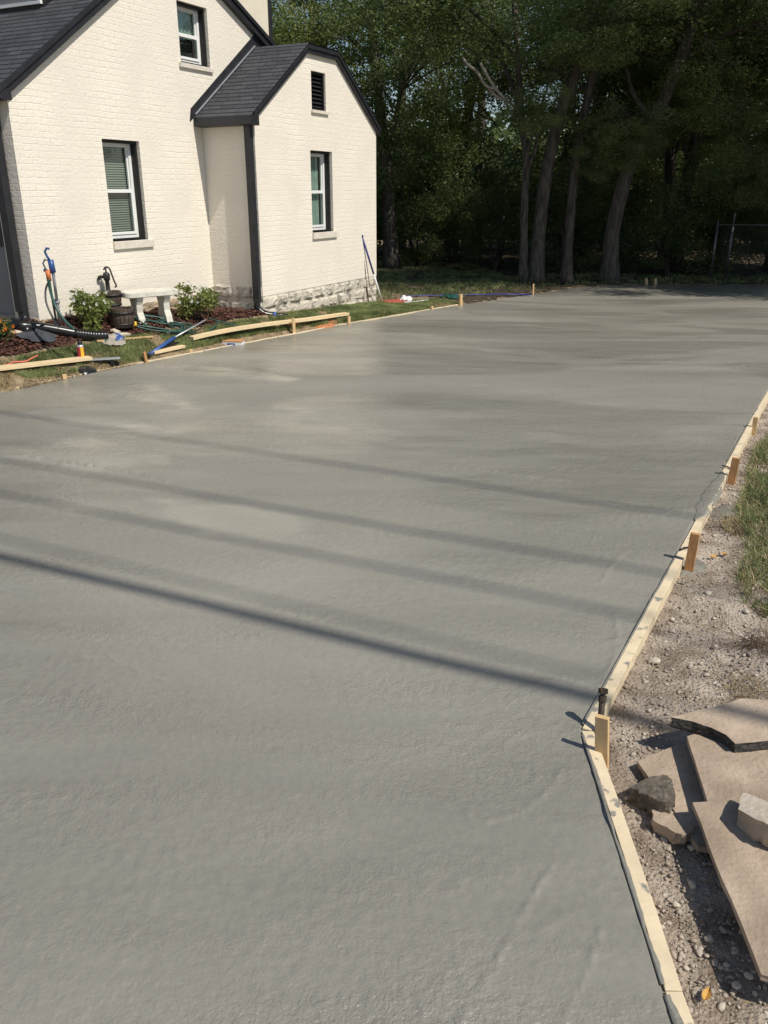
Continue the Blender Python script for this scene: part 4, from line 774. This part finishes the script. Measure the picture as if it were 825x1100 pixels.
# black float tool tray
c=(-3.357, 9.98, 0.049); fl=thing('hand_float','small dark metal hand float lying on the dirt by the spray can','hand float',c,R(20))
mb=MB(); mb.box(-.17,-.06,.06,.17,.06,.068); mb.build('plate',M['alu'],fl,bev=.002); mb=MB(); mb.box(-.09,-.05,.0,-.05,.05,.06); mb.box(.05,-.05,0,.09,.05,.06); mb.tube([(-.15,0,.0),(.15,0,.0)],.02,8); mb.build('handle',M['rubber'],fl)
crumple('black_plastic',[(-3.544, 9.591, 0.016), (-3.448, 9.766, 0.025), (-3.397, 9.734, -0.002), (-3.479, 9.58, -0.014)],.03,M['rubber'],'black plastic scrap beside the form board near the spray can','plastic scrap',9)
# blue handled tool with long pole
a,b,d=(-2.979, 10.498, 0.031),(-2.775, 11.06, 0.099),(-2.487, 11.75, 0.162)
tl=thing('edging_tool','blue handled edging tool lying with its pole up on the curved board','tool',a); A=Vector(a)
mb=MB(); mb.tube([Vector((0,0,.03)),Vector(b)-A+Vector((0,0,.09))],.025,8); mb.build('blue_grip',M['blue'],tl,True); mb=MB(); mb.tube([Vector(b)-A+Vector((0,0,.09)),Vector(d)-A+Vector((0,0,.16))],.011,6); mb.build('pole',M['alu'],tl,True)
mb=MB(); mb.box(-.05,-.06,.01,.03,.05,.05); mb.build('foot',M['rubber'],tl,bev=.005)
# red cord
pipe('cord',[Vector(v)+Vector((0,0,.03)) for v in [(-4.374, 8.94, 0.161), (-4.2, 9.197, 0.161), (-4.163, 9.288, 0.174), (-4.07, 9.391, 0.164), (-4.04, 9.483, 0.179), (-4.003, 9.584, 0.192)]],.011,M['cordred'],'salmon red cord trailing over the dirt at the left edge','cord')
# green hose coil
r=random.Random(3); hp=[]
for k in range(44):
    a=k*.62; ex=.42+.16*math.sin(k*.9); q=(-3.066, 11.298, 0.27); hp.append(Vector((q[0]+ex*.85*math.cos(a)+.12*math.sin(k*.37),q[1]+.17*math.sin(a)*ex*2+.05*math.cos(k*.5)+.42*(ex*.85*math.cos(a)),0)))
for i,p in enumerate(hp): p.z=gz(p.x,p.y)+.045+.035*(1+math.sin(i*1.7))*.5
hp+= [Vector(v)+Vector((0,0,z)) for v,z in zip([(-2.564, 11.48, 0.128), (-2.341, 11.871, 0.143), (-2.48, 11.93, 0.212), (-2.184, 12.113, 0.158), (-2.029, 12.134, 0.102)],(.03,.12,.10,.04,.03))]
ho=thing('garden_hose','tangled dark green garden hose lying in front of the stone bench','garden hose',hp[0]); mb=MB(); mb.tube(smooth_pts([p-hp[0] for p in hp],5),.010,7); mb.build('hose_line',M['hose'],ho,True)
c=Vector((-3.301, 11.031, 0.299))-hp[0]; mb=MB(); mb.tube([c+Vector((-.05,0,.06)),c+Vector((.05,.02,.07))],.032,10); mb.build('nozzle',M['yellow'],ho,True)
pipe('hose_end',[Vector(v)+Vector((0,0,.04)) for v in [(-3.657, 10.436, 0.287), (-3.562, 10.576, 0.287), (-3.474, 10.583, 0.251), (-3.501, 10.435, 0.229), (-3.395, 10.453, 0.191)]],.013,M['hose'],'short green hose end beside the corrugated pipe','hose')
pipe('hose_end',[Vector(v)+Vector((0,0,.03)) for v in [(-2.991, 11.18, 0.214), (-2.793, 11.268, 0.163), (-2.644, 11.444, 0.147), (-2.474, 11.535, 0.106)]],.02,M['rubber'],'black rubber hose on the lawn behind the pine block','hose')
# hooked poles leaning on the wall
def hook(p,s): return [p,p+Vector((-.03*s,0,.05*s)),p+Vector((-.055*s,0,.12*s)),p+Vector((-.02*s,0,.17*s)),p+Vector((.02*s,0,.16*s))]
yb=(-4.01, 10.402, 0.418); A=Vector(yb); T=Vector((-3.783, 9.82, 1.127))
# keep pole tops just off the wall face
t1=thing('hooked_pole','silver pole with blue hooked head leaning on the cream wall','pole',yb)
mb=MB(); mb.tube([Vector((0,0,0)),(T-A)*.5],.022,8); mb.tube([(T-A)*.5,T-A],.018,8); mb.tube([(T-A)*.48,(T-A)*.52],.034,8); mb.build('shaft',M['alu'],t1,True)
mb=MB(); q=T-A; mb.tube([q,q+Vector((-.01,0,.14))],.035,8); mb.tube(hook(q+Vector((-.02,0,.14)),.75),.014,6); mb.tube([q+Vector((-.1,0,.03)),q],.02,6); mb.build('hook_head',M['blue'],t1,True)
yb=(-4.021, 10.332, 0.406); A=Vector(yb); T=Vector((-3.824, 9.78, 1.038)); t2=thing('hooked_pole','thin grey pole with orange sleeve and wire hook, left of the silver pole','pole',yb)
mb=MB(); mb.tube([Vector((0,0,0)),T-A],.014,8); mb.tube(hook(T-A+Vector((0,0,.1)),.8),.01,6); mb.build('shaft',M['galv'],t2,True); mb=MB(); q=T-A; mb.tube([q,q+Vector((-.005,0,.12))],.028,8); mb.build('orange_sleeve',M['orange'],t2,True)
pipe('hanging_hose',[(-3.82, 9.74, 1.032),(-3.866, 9.74, 0.939),(-3.869, 9.72, 0.796),(-3.81, 9.7, 0.631),(-3.745, 9.66, 0.531)],.012,M['galv'],'grey cable looping down the left of the hooked poles','hose')
pipe('hanging_hose',[(-3.8, 9.7, 1.066),(-3.797, 9.7, 0.943),(-3.745, 9.66, 0.762),(-3.637, 9.6, 0.614),(-3.526, 9.55, 0.527)],.016,M['hose'],'green hose hanging from the hooked poles down to the drain pipe','hose')
# poles leaning on annex
def lean(px0,top,bot,m,label,r0):
    A=Vector(bot);T=Vector(top); t=thing('leaning_pole',label,'pole',bot); mb=MB(); d=T-A; mb.tube([Vector((0,0,0)),d*.45],r0,8); k=mb.build('lower_shaft',m[0],t,True); mb=MB(); mb.tube([d*.45,d],r0,8); mb.tube([d,d*1.02],r0*1.6,8); mb.build('upper_shaft',m[1],t,True)
lean(0,(-0.414, 15.83, 1.244),(-0.289, 15.934, 0.026),(M['brownpole'],M['brownpole']),'thin brown rod leaning on the annex wall beside the blue pole',.012)
lean(0,(-0.396, 15.8, 1.229),(-0.026, 16.087, 0.007),(M['white'],M['navy']),'blue pole with white lower half leaning on the annex right corner',.017)
# hand pump barrels
c=(-3.40,10.93,0.35); b1=thing('barrel_planter','lower brown half barrel with dark water below the hand pump','barrel',c)
def barrel(root,r0,r1,h):
    N=18; mb=MB()
    for j in range(N):
        a0,a1=2*PI*j/N+.02,2*PI*(j+1)/N-.02
        vs=[]
        for (rr,z) in ((r0,0),((r0+r1)/2+.012,h/2),(r1,h)):
            for rad in (rr,rr-.018): vs+= [(rad*math.cos(a0),rad*math.sin(a0),z),(rad*math.cos(a1),rad*math.sin(a1),z)]
        mb.add(vs,[(0,1,5,4),(4,5,9,8),(2,6,7,3),(6,10,11,7),(8,9,11,10),(0,4,6,2),(4,8,10,6),(1,3,7,5),(5,7,11,9)])
    mb.lathe([(r0-.02,.02),(0,.02)],18); mb.build('staves',M['barrel'],root)
    hp_=MB()
    for f in (.18,.78): rr=r0+(r1-r0)*f+.014; hp_.lathe([(rr,h*f-.012),(rr+.004,h*f-.012),(rr+.004,h*f+.012),(rr,h*f+.012)],24)
    hp_.build('hoops',M['iron'],root,True); mb=MB(); mb.lathe([(r1-.02,h*.8),(0,h*.8)],18); mb.build('fill',M['iron'],root,True)
barrel(b1,.13,.155,.24)
c=(-3.701, 11.545, 0.408); c=(-3.60,11.22,.56); b2=thing('barrel_planter','upper brown half barrel carrying the hand pump','barrel',c); barrel(b2,.105,.13,.21); rock('block',(c[0],c[1],.47),(.13,.12,.11),M['darkrock'],'dark block under the upper barrel','block',61); Z0=c[2]+.18
pm=thing('hand_pump','black cast iron hand pump with curved handle on the upper barrel','hand pump',(c[0]-.03,c[1],Z0))
mb=MB(); mb.lathe([(.05,0),(.05,.02),(.03,.04),(.028,.16),(.042,.17),(.045,.25),(.03,.265),(.012,.27),(0,.27)],14); mb.build('pump_body',M['iron'],pm,True)
mb=MB(); mb.tube(smooth_pts([(-.03,0,.21),(-.09,-.01,.21),(-.105,-.01,.17)]),[.02]*13,8); mb.build('spout',M['iron'],pm,True)
mb=MB(); mb.tube(smooth_pts([(-.03,0,.30),(.0,0,.33),(.05,-.01,.32),(.075,-.01,.24),(.10,-.02,.16),(.12,-.02,.10),(.10,-.02,.08)]),.011,8); mb.tube([(0,0,.26),(0,0,.33)],.012,6); mb.build('pump_handle',M['iron'],pm,True)
# stone bench
c=(-3.162, 11.457, 0.346); bn=thing('stone_bench','pale mossy cast stone bench with slab top beside the barrels','bench',c,R(40))
mb=MB(); N=28; top=[]
for j in range(N):
    a=2*PI*j/N; x=.38*math.copysign(abs(math.cos(a))**.7,math.cos(a)); y=.19*math.copysign(abs(math.sin(a))**.6,math.sin(a))-.03*math.cos(a*2); top.append((x*(1+.01*math.sin(j*3)),y))
k=len(top)
for z,s_ in ((.335,.95),(.345,1),(.40,1.0),(.412,.97)): mb.v+=[(x*s_,y*s_,z) for x,y in top]
for l in range(3):
    for j in range(k): mb.f.append((l*k+j,l*k+(j+1)%k,(l+1)*k+(j+1)%k,(l+1)*k+j)); mb.m.append(0)
mb.f+=[tuple(3*k+j for j in range(k)),tuple(reversed(range(k)))]; mb.m+=[0,0]; mb.build('bench_top',M['benchst'],bn)
for sx in (-.19,.2):
    mb=MB(); pr=[(-.15,-.02),(.15,-.02),(.13,.06),(.085,.14),(.09,.24),(.14,.336),(-.14,.336),(-.09,.24),(-.085,.14),(-.13,.06)]
    k=len(pr); mb.add([(sx-.045,y,z) for y,z in pr]+[(sx+.045,y,z) for y,z in pr],[tuple(reversed(range(k))),tuple(range(k,2*k))]+[(i,(i+1)%k,(i+1)%k+k,i+k) for i in range(k)]); mb.build('bench_leg',M['benchst'],bn,bev=.008)
# far bits by the annex corner
crumple('red_cloth',[(0.045, 16.288, -0.0), (0.355, 16.578, -0.0), (0.378, 16.009, -0.0), (0.095, 15.727, 0.018)],.06,M['redcloth'],'red cloth heap on the lawn right of the leaning poles','cloth',11)
crumple('white_bag',[(0.334, 16.438, -0.001), (0.449, 16.728, -0.0), (0.496, 16.438, -0.001), (0.381, 16.149, -0.0)],.08,M['white'],'white bag on the red cloth right of the leaning poles','bag',12)
pipe('white_stick',[Vector(v)+Vector((0,0,.03)) for v in [(0.378, 16.009, -0.0), (0.612, 16.149, -0.0), (0.857, 16.438, -0.001)]],.018,M['white'],'white plastic pipe lying on the grass beyond the red cloth','pipe',sm=2)
crumple('green_bag',[(1.267, 16.878, -0.0), (1.396, 17.35, -0.001), (1.446, 17.039, -0.001), (1.348, 16.728, -0.0)],.06,M['hose'],'small green and white bag near the T topped stake','bag',13)
pipe('blue_hose',[Vector(v)+Vector((0,0,.03)) for v in [(0.327, 17.039, -0.001), (1.082, 17.189, -0.0), (2.041, 17.35, -0.001), (2.816, 17.442, -0.011), (3.52, 18.12, -0.089)]],.013,M['navy'],'dark blue hose lying along the shaded far edge of the slab','hose',sm=4)
# ----------------------------------------------------------------- small shrubs
def leafcloud(n,fn,size,seed,asp=.5,droop=.3):
    rg=np.random.RandomState(seed); P=fn(n,rg); n=len(P); d=rg.normal(size=(n,3)); d[:,2]=d[:,2]*.6-droop; d/=np.linalg.norm(d,axis=1)[:,None]; e=np.cross(d,rg.normal(size=(n,3))); e/=np.linalg.norm(e,axis=1)[:,None]+1e-9
    L=size*rg.uniform(.6,1.35,n)[:,None]; W=L*asp; V=np.stack([P,P+d*L*.5+e*W*.5,P+d*L,P+d*L*.5-e*W*.5],1).reshape(-1,3); return V,np.arange(n*4).reshape(-1,4)
def bush(c,rx,rz,n,size,m,label,name='shrub',fl=0,seed=1,group=None,cat='shrub'):
    t=thing(name,label,cat,c,0,group); r=random.Random(seed); cl=[(r.uniform(-.7,.7)*rx,r.uniform(-.7,.7)*rx,rz*r.uniform(.25,.85),r.uniform(.28,.5)) for _ in range(9)]
    def fn(n,rg):
        k=rg.randint(0,len(cl),n); A=np.array(cl)[k]; u=rg.normal(size=(n,3)); u/=np.linalg.norm(u,axis=1)[:,None]; return A[:,:3]+u*(A[:,3]*rg.uniform(.3,1,n)**.5)[:,None]*np.array([rx,rx,rz*.8])*.9
    V,F=leafcloud(n,fn,size,seed); V[:,2]=np.maximum(V[:,2],.01); link('foliage',fastmesh('foliage',V,F,4),m,t)
    mb=MB()
    for x,y,z,q in cl: mb.tube([(0,0,-.03),(x*.4,y*.4,z*.5),(x,y,z)],[.008*rz*2,.006*rz*2,.003*rz*2],5)
    mb.build('stems',M['bark'],t)
    if fl:
        mb=MB()
        for _ in range(fl):
            x,y,z,q=cl[r.randrange(9)]; a=r.uniform(0,6.28); x+=q*rx*math.cos(a);y+=-abs(q*rx*math.sin(a));z+=r.uniform(0,q*rz*.8)
            for p in range(6): b=p*1.05; mb.add([(x,y,z),(x+.02*math.cos(b),y+.02*math.cos(b)*.3-.005,z+.02*math.sin(b)),(x+.022*math.cos(b+.7),y-.008,z+.022*math.sin(b+.7))],[(0,1,2)])
        mb.build('blossoms',M['wflower'] if name!='flower_plant' else M['flower'],t)
    return t
bush((-3.689, 10.666, 0.355),.27,.46,1500,.06,LM[2],'leafy green shrub with white blossoms between drain pipe and barrels',fl=26,seed=3)
bush((-2.647, 12.004, 0.293),.30,.46,1500,.055,LM[2],'wispy green shrub with pale blossoms right of the stone bench',fl=22,seed=4)
bush((-2.719, 14.183, 0.213),.18,.40,300,.05,LM[1],'sparse twiggy plant in the corner right of the wispy shrub',fl=0,seed=5)
bush((-4.482, 9.668, 0.381),.2,.26,500,.05,LM[1],'low plant with orange flowers at the left frame edge',name='flower_plant',fl=30,seed=6,cat='plant')
# ================================================================= FENCE
fx=thing('chain_link_fence','dim galvanised chain link fence with top rail at the far right edge of the woods','fence',(8.072, 20.777, 0.0)); FX=Vector(fx.location)
end=Vector((6.5,-1.0,0)); 
for k,f in enumerate((0,.03,.5,1)):
    p=end*f+Vector((-.16 if k==0 else 0,0,0)); mb=MB(); mb.tube([p,p+Vector((0,0,1.32 if k!=1 else 1.5))],.03,8); mb.tube([p+Vector((0,0,1.32 if k!=1 else 1.5)),p+Vector((0,0,1.36 if k!=1 else 1.54))],[.034,.012],8); mb.build('post',M['galv'],fx,True)
mb=MB(); mb.tube([Vector((-.16,0,1.25)),end+Vector((0,0,1.25))],.018,8); mb.build('top_rail',M['galv'],fx,True)
mb=MB(); L=end.length; s_=.075; d=end.normalized()
for k in range(int((L+1.25)/s_)):
    for sg in (1,-1):
        a=k*s_ - (1.25 if sg>0 else 0); x0,z0,x1,z1=(a,0,a+1.25,1.25) if sg>0 else (k*s_,0,k*s_-1.25,1.25)
        if x1<0 and x0<0 or x0>L and x1>L: continue
        if x0<0: z0=-x0*(1);x0=0
        if x1<0: z1=1.25+x1; x1=0
        if x1>L: z1=1.25-(x1-L);x1=L
        if x0>L: z0=(x0-L);x0=L
        a_=d*x0+Vector((0,0,z0));b_=d*x1+Vector((0,0,z1))
        if (b_-a_).length>.03: mb.tube([a_,b_],.003,3,cap=False)
mb.build('wire_mesh',M['galv'],fx)
# ================================================================= TREES
def crown_mesh(seed,n,R_=3.0,H_=2.6,size=.14,ncl=34):
    r=random.Random(seed); cl=[]
    for _ in range(ncl):
        u=Vector((r.gauss(0,1),r.gauss(0,1),r.gauss(0,1))).normalized()*r.random()**.4; cl.append((u.x*R_*.85,u.y*R_*.85,u.z*H_*.85,r.uniform(.5,1.15)*R_/3))
    A0=np.array(cl)
    def fn(n,rg):
        k=rg.randint(0,len(cl),n); A=A0[k]; u=rg.normal(size=(n,3)); u/=np.linalg.norm(u,axis=1)[:,None]; return A[:,:3]+u*(A[:,3]*rg.uniform(.1,1,n)**.45)[:,None]*np.array([1,1,.62])
    V,F=leafcloud(n,fn,size,seed,asp=.55); return fastmesh('crown',V,F,4),cl
CR=[crown_mesh(50+k,15000,size=.10) for k in range(5)]
CRf=[crown_mesh(70+k,12000,3.2,3.0,.17) for k in range(3)]
cm_cache={}
def crown_data(src,mi,far=False):
    key=(src,mi,far)
    if key not in cm_cache:
        me=(CRf if far else CR)[src][0].copy(); me.materials.clear(); me.materials.append(LM[mi]); cm_cache[key]=me
    return cm_cache[key]
tc=[0]
def tree(c,trunks,crowns,label,name='tree',mi=1,limbs=5,seed=1,group='trees at the edge of the woods',far=False,extra=None,bark=M['bark']):
    t=thing(name,label,'tree',c,0,group); r=random.Random(seed); mb=MB()
    for pts,rr in trunks:
        q=smooth_pts(pts,5); n=len(q); mb.tube(q,[(rr[0]+(rr[1]-rr[0])*(i/(n-1)))*(1+.5*max(0,.12-i/(n-1))/.12) for i in range(n)],10)
    tp=[Vector(p) for p in trunks[0][0]]
    for (x,y,z,s,sz,k) in crowns:
        # limb from the trunk to the crown centre, with sub limbs
        q_=min(s,1)**1.5; src=min(tp,key=lambda p:(p-Vector((x,y,z-(2 if z>4.8 else -1.2)))).length); ctr=Vector((x,y,z)); mid=(src+ctr)/2+Vector((r.uniform(-.4,.4)*q_,r.uniform(-.4,.4)*q_,.3)); mb.tube(smooth_pts([src,mid,ctr],4),[(.09-.006*i)*q_ for i in range(9)],6)
        for _ in range(limbs): e=ctr+Vector((r.uniform(-1,1)*2*s,r.uniform(-1,1)*2*s,r.uniform(-.8,1.4)*s)); m2=(mid+e)/2+Vector((r.uniform(-.3,.3),r.uniform(-.3,.3),r.uniform(-.1,.4))); mb.tube(smooth_pts([mid,m2,e],3),[(.045-.005*i)*q_ for i in range(7)],5)
    mb.build('trunk',bark,t,True)
    for (x,y,z,s,sz,k) in crowns:
        o=bpy.data.objects.new('crown',crown_data(k%(3 if far else 5),mi,far)); C.objects.link(o); o.parent=t; o.location=(x,y,z); o.scale=(s,s,sz); o.rotation_euler=(0,0,r.uniform(0,6.28))
    return t
def Rl(c,*pts): return [Vector(p)-Vector(c) for p in pts]
# four trunks one sees, from left to right
T1=(3.207, 19.699, 0.0)
tree(T1,[(Rl(T1,(3.207, 19.699, 0.0),(3.152, 19.8, 1.512),(3.138, 19.9, 2.671),(3.003, 20.0, 3.462),(2.879, 20.2, 4.712),(2.702, 20.5, 6.49)),(.095,.06)),(Rl(T1,(3.17, 19.9, 2.481),(3.348, 20.0, 2.864),(3.384, 20.0, 3.239)),(.05,.03))],[(-1.6,.6,5.3,.75,.6,0),(.5,-1.2,4.9,.42,.35,1),(-3.4,.4,6.2,.8,.7,3)],'slim grey trunk at the left of the group, forking halfway up','tree',1,seed=2)
T2=(3.486, 19.699, 0.0)
tree(T2,[(Rl(T2,(3.486, 19.699, 0.0),(3.539, 19.9, 1.311),(3.67, 20.0, 2.675),(3.914, 20.0, 3.792),(4.224, 20.0, 4.65),(4.534, 20.2, 6.091),(4.662, 20.4, 7.288)),(.16,.10))],[(2.2,.5,6.4,1.0,.8,2),(.9,-1.2,5.2,.55,.4,3),(-.3,-.9,3.6,.28,.25,1),(2.6,1.6,5.0,.6,.5,0)],'thickest grey trunk of the group, leaning right beside the slim forked one','tree',1,seed=3)
T3=(4.193, 19.699, 0.0)
tree(T3,[(Rl(T3,(4.193, 19.699, 0.0),(4.215, 19.9, 1.311),(4.27, 20.0, 2.675),(4.411, 20.0, 3.882),(4.502, 20.0, 4.86),(4.464, 20.2, 6.424)),(.115,.075))],[(1.0,.6,5.6,.6,.5,4),(1.2,-2.8,7.9,1.0,.7,1),(.9,-.5,3.1,.32,.3,2)],'slim upright trunk to the right of the thickest one','tree',0,seed=4)
T4=(5.308, 20.117, 0.0)
tree(T4,[(Rl(T4,(5.308, 20.117, 0.0),(5.248, 20.1, 0.999),(5.38, 20.1, 2.0),(5.596, 20.1, 2.907),(5.962, 20.0, 3.572),(6.318, 20.0, 4.597),(6.514, 19.9, 5.53),(6.645, 19.8, 6.658)),(.18,.12)),(Rl(T4,(5.858, 20.0, 3.425),(5.444, 20.2, 3.993),(5.276, 20.4, 4.559)),(.07,.03)),(Rl(T4,(6.383, 20.0, 4.86),(6.06, 20.0, 5.378),(5.803, 20.0, 5.884)),(.07,.03))],[(3.4,-2.8,8.0,1.1,.8,0),(4.2,.4,5.4,.8,.65,2),(1.6,1.0,5.6,.6,.5,3),(-.4,-.5,2.9,.36,.32,4),(1.7,-.4,3.9,.5,.4,1),(3.0,0,2.6,.5,.45,2)],'dark trunk leaning strongly to the upper right','tree',1,seed=5)
# foliage carried low in front of trunk 4
# pale dead branches
pb=MB(); 
for pts in ([(2.532, 18.9, 3.71), (2.26, 18.8, 3.939), (2.007, 18.7, 4.263), (1.928, 18.7, 4.379)],[(2.532, 18.9, 3.71), (2.317, 18.9, 3.796), (2.138, 18.9, 3.95)],[(2.532, 18.9, 3.71), (2.794, 19.2, 3.58), (3.027, 19.8, 3.227)],[(1.868, 18.8, 4.259), (1.696, 18.8, 4.359), (1.587, 18.9, 4.504)],[(2.26, 18.8, 3.939), (2.068, 18.8, 3.99), (1.868, 18.8, 4.259)]): pb.tube(smooth_pts(pts,3),.028,6)
tag(pb.build('dead_branch',M['barkpale'],None,True),'pale bare dead branch reaching left from the slim forked trunk','branch')
pb=MB()
for pts in ([(6.009, 19.4, 3.614), (5.847, 19.6, 3.505), (5.858, 20.0, 3.425)],[(6.099, 19.4, 3.525), (5.945, 19.5, 3.425), (5.841, 19.7, 3.476)]): pb.tube(smooth_pts(pts,3),.016,5)
tag(pb.build('dead_branch',M['barkpale'],None,True),'pale twig on the right side of the strongly leaning trunk','branch')
# canopy trees around the clearing: (x,y,kind material,label)
TR=[(-3.0,25.0,2,'yellow green tree rising behind the annex roof'),(-6.5,27.5,3,'rust tinged tree beside the upper wall of the house'),(.2,23.6,1,'mid green tree right of the annex gable'),(2.0,26.5,2,'bright tree deep behind the back lawn'),
 (5.2,24.0,0,'dark tree standing behind the thickest trunk'),(7.8,23.2,1,'leafy tree behind the strongly leaning trunk'),(10.4,23.0,1,'leafy tree above the chain link fence'),(12.6,21.5,0,'dense dark tree at the right frame edge'),(8.8,27.0,2,'bright tree seen through gaps behind the leaning trunk')]
for k,(x,y,mi,l) in enumerate(TR):
    r=random.Random(100+k); c=(x,y,0); ln=r.uniform(-.6,.6)
    tree(c,[([Vector((0,0,0)),Vector((ln*.3,.1,2.5)),Vector((ln,.1,5)),Vector((ln*1.6,0,9))],(.2,.1))],[(ln,r.uniform(-.5,.5),3.7+r.uniform(-.4,.5),.85,.75,k),(ln+1.3,-.6,5.6,.8,.75,k+1),(ln-1.4,.4,5.9,.85,.75,k+2)]+([(ln,.9,7.9,.8,.7,k+3)] if k in (4,5,7) else []),l,'tree',mi,seed=200+k,group='trees of the dark woods')
# shade trees standing outside the frame on the right; they darken the far slab and the woods
for k,(x,y,h,l) in enumerate([(13.0,15.2,8.3,'broad shade tree right of the far slab, front of its row'),(17.4,15.0,8.8,'broad shade tree farther right of the far slab')]):
    c=(x,y,0); tree(c,[([Vector((0,0,0)),Vector((.1,0,3)),Vector((0,.1,6)),Vector((0,0,h+1.5))],(.25,.12))],[(-1.6,.4,h,1.05,.9,k),(1.6,-.2,h,1.05,.9,k+1),(0,1.2,h+2,1.15,1,k+2),(-.8,.6,h-2.4,.95,.8,k+3),(.8,.9,h-3.6,.9,.8,k+1)],l,'tree',0,seed=300+k,group='shade trees right of the slab')
# understorey bushes
UB=[(-3.4,23.5),(-1.2,24.2),(1.0,24.5),(3.0,23.4),(4.6,22.4),(6.2,23.6),(7.2,21.8),(8.6,22.2),(10.0,21.6),(11.5,21.3),(12.8,20.2),(-5.8,25),(5.4,25.5),(2.2,26.8),(9.8,25)]
UL=['behind the annex','behind the back lawn, left part','behind the back lawn, middle','behind the back lawn, right part','behind the slim forked trunk','behind the upright trunk','right of the leaning trunk foot','between leaning trunk and fence post','behind the fence, left part','behind the fence, right part','at the right end of the fence','far left behind the house','deep in the woods behind the trunks','deep in the woods behind the lawn','deep behind the fence']
for k,((x,y),l) in enumerate(zip(UB,UL)):
    t=thing('understorey_bush','dark green understorey bush '+l,'bush',(x,y,0),0,'understorey bushes in the woods'); r=random.Random(400+k)
    o=bpy.data.objects.new('foliage',crown_data(k%5,(0,0,1)[k%3])); C.objects.link(o); o.parent=t; o.location=(0,0,1.35); o.scale=(.62,.5,.62); o.rotation_euler=(0,0,r.uniform(0,6))
    mb=MB()
    for j in range(5): mb.tube([(0,0,-.05),(r.uniform(-.5,.5),r.uniform(-.4,.4),1),(r.uniform(-1.2,1.2),r.uniform(-1,1),2)],[.04,.03,.01],5)
    mb.build('stems',M['bark'],t)
# far row closing the view
for k in range(13):
    r=random.Random(500+k); x=-14+2.9*k; y=31+r.uniform(-2,2)
    tree((x,y,0),[([Vector((0,0,0)),Vector((0,0,4)),Vector((r.uniform(-.6,.6),0,8))],(.2,.1))],[(0,0,2.2,.9,.75,k),(r.uniform(-1,1),0,5.2,.95,.8,k+1),(r.uniform(-1,1),.5,8.0,.9,.8,k+2)][:1 if 3<=k<=7 else 3],['far tree deep in the woods, %s'%d for d in ('outermost on the left','second from the left end','third from the left end','behind the house chimney side','behind the annex roof','behind the annex gable','behind the back lawn gap','behind the slim trunks','behind the thickest trunk','behind the leaning trunk','left of the fence gap','behind the fence','outermost on the right')][k],'tree',(0,1,0,2)[k%4],seed=600+k,far=True,group='far trees of the woods')
V,F=leafcloud(60000,lambda n,rg:np.stack([rg.uniform(-30,34,n),38+rg.uniform(0,5,n),(rg.beta(1.3,1.4,n))*5.5*(.75+.25*np.sin(np.linspace(0,50,n)))],-1),.5,9,asp=.7); struct(link('far_woods',fastmesh('far_woods',V,F,4),LM[0]),'stuff')
# ================================================================= OVERHEAD CABLES (their shadows cross the slab)
k_=math.cos(R(SEL))/math.sin(R(SEL)); off=Vector((math.cos(R(SPHI)),-math.sin(R(SPHI)),0))*k_
def cable(ga,gb,h,r_,label,L=26):
    a=Vector((*ga,0))+off*h+Vector((0,0,h)); b=Vector((*gb,0))+off*h+Vector((0,0,h)); d=(b-a).normalized(); m_=(a+b)/2; pts=[]
    for i in range(-20,21): s=i/20*L; pts.append(m_+d*s+Vector((0,0,.0009*s*s)))
    mb=MB(); mb.tube(pts,r_,8); return tag(mb.build('overhead_cable',M['cable'],None,True),label,'cable','overhead cables above the driveway'),pts
ends=[]
for a in [((-2.25,4.43),(.9,2.98),9.0,.040,'thick bundled overhead cable, lowest and nearest of the lines'),((-2.30,4.68),(.75,3.24),13.5,.013,'thin overhead wire just beyond the thick cable'),((-2.72,5.52),(1.3,3.70),14,.020,'overhead wire third from the thick cable side'),((-3.06,6.31),(1.55,4.21),14.2,.022,'overhead wire next to the farthest one'),((-3.72,7.83),(2.01,5.07),14.4,.020,'farthest of the overhead wires')]:
    o,p=cable(*a); ends.append(p)
for e,l in ((0,'wooden utility pole at the left end of the overhead cables'),(-1,'wooden utility pole at the right end of the overhead cables')):
    p=[q[e] for q in ends]; c=p[0].lerp(p[3],.5); pl=thing('utility_pole',l,'utility pole',(c.x,c.y,0)); mb=MB(); mb.tube([(0,0,-.1),(0,0,15)],[.19,.11],12); mb.build('pole',M['treated'],pl,True)
    mb=MB(); q1=Vector((p[1].x-c.x,p[1].y-c.y,14.3));q2=Vector((p[4].x-c.x,p[4].y-c.y,14.3)); mb.beam(q1*1.0,q2,.1,.12); mb.build('crossarm',M['treated'],pl)
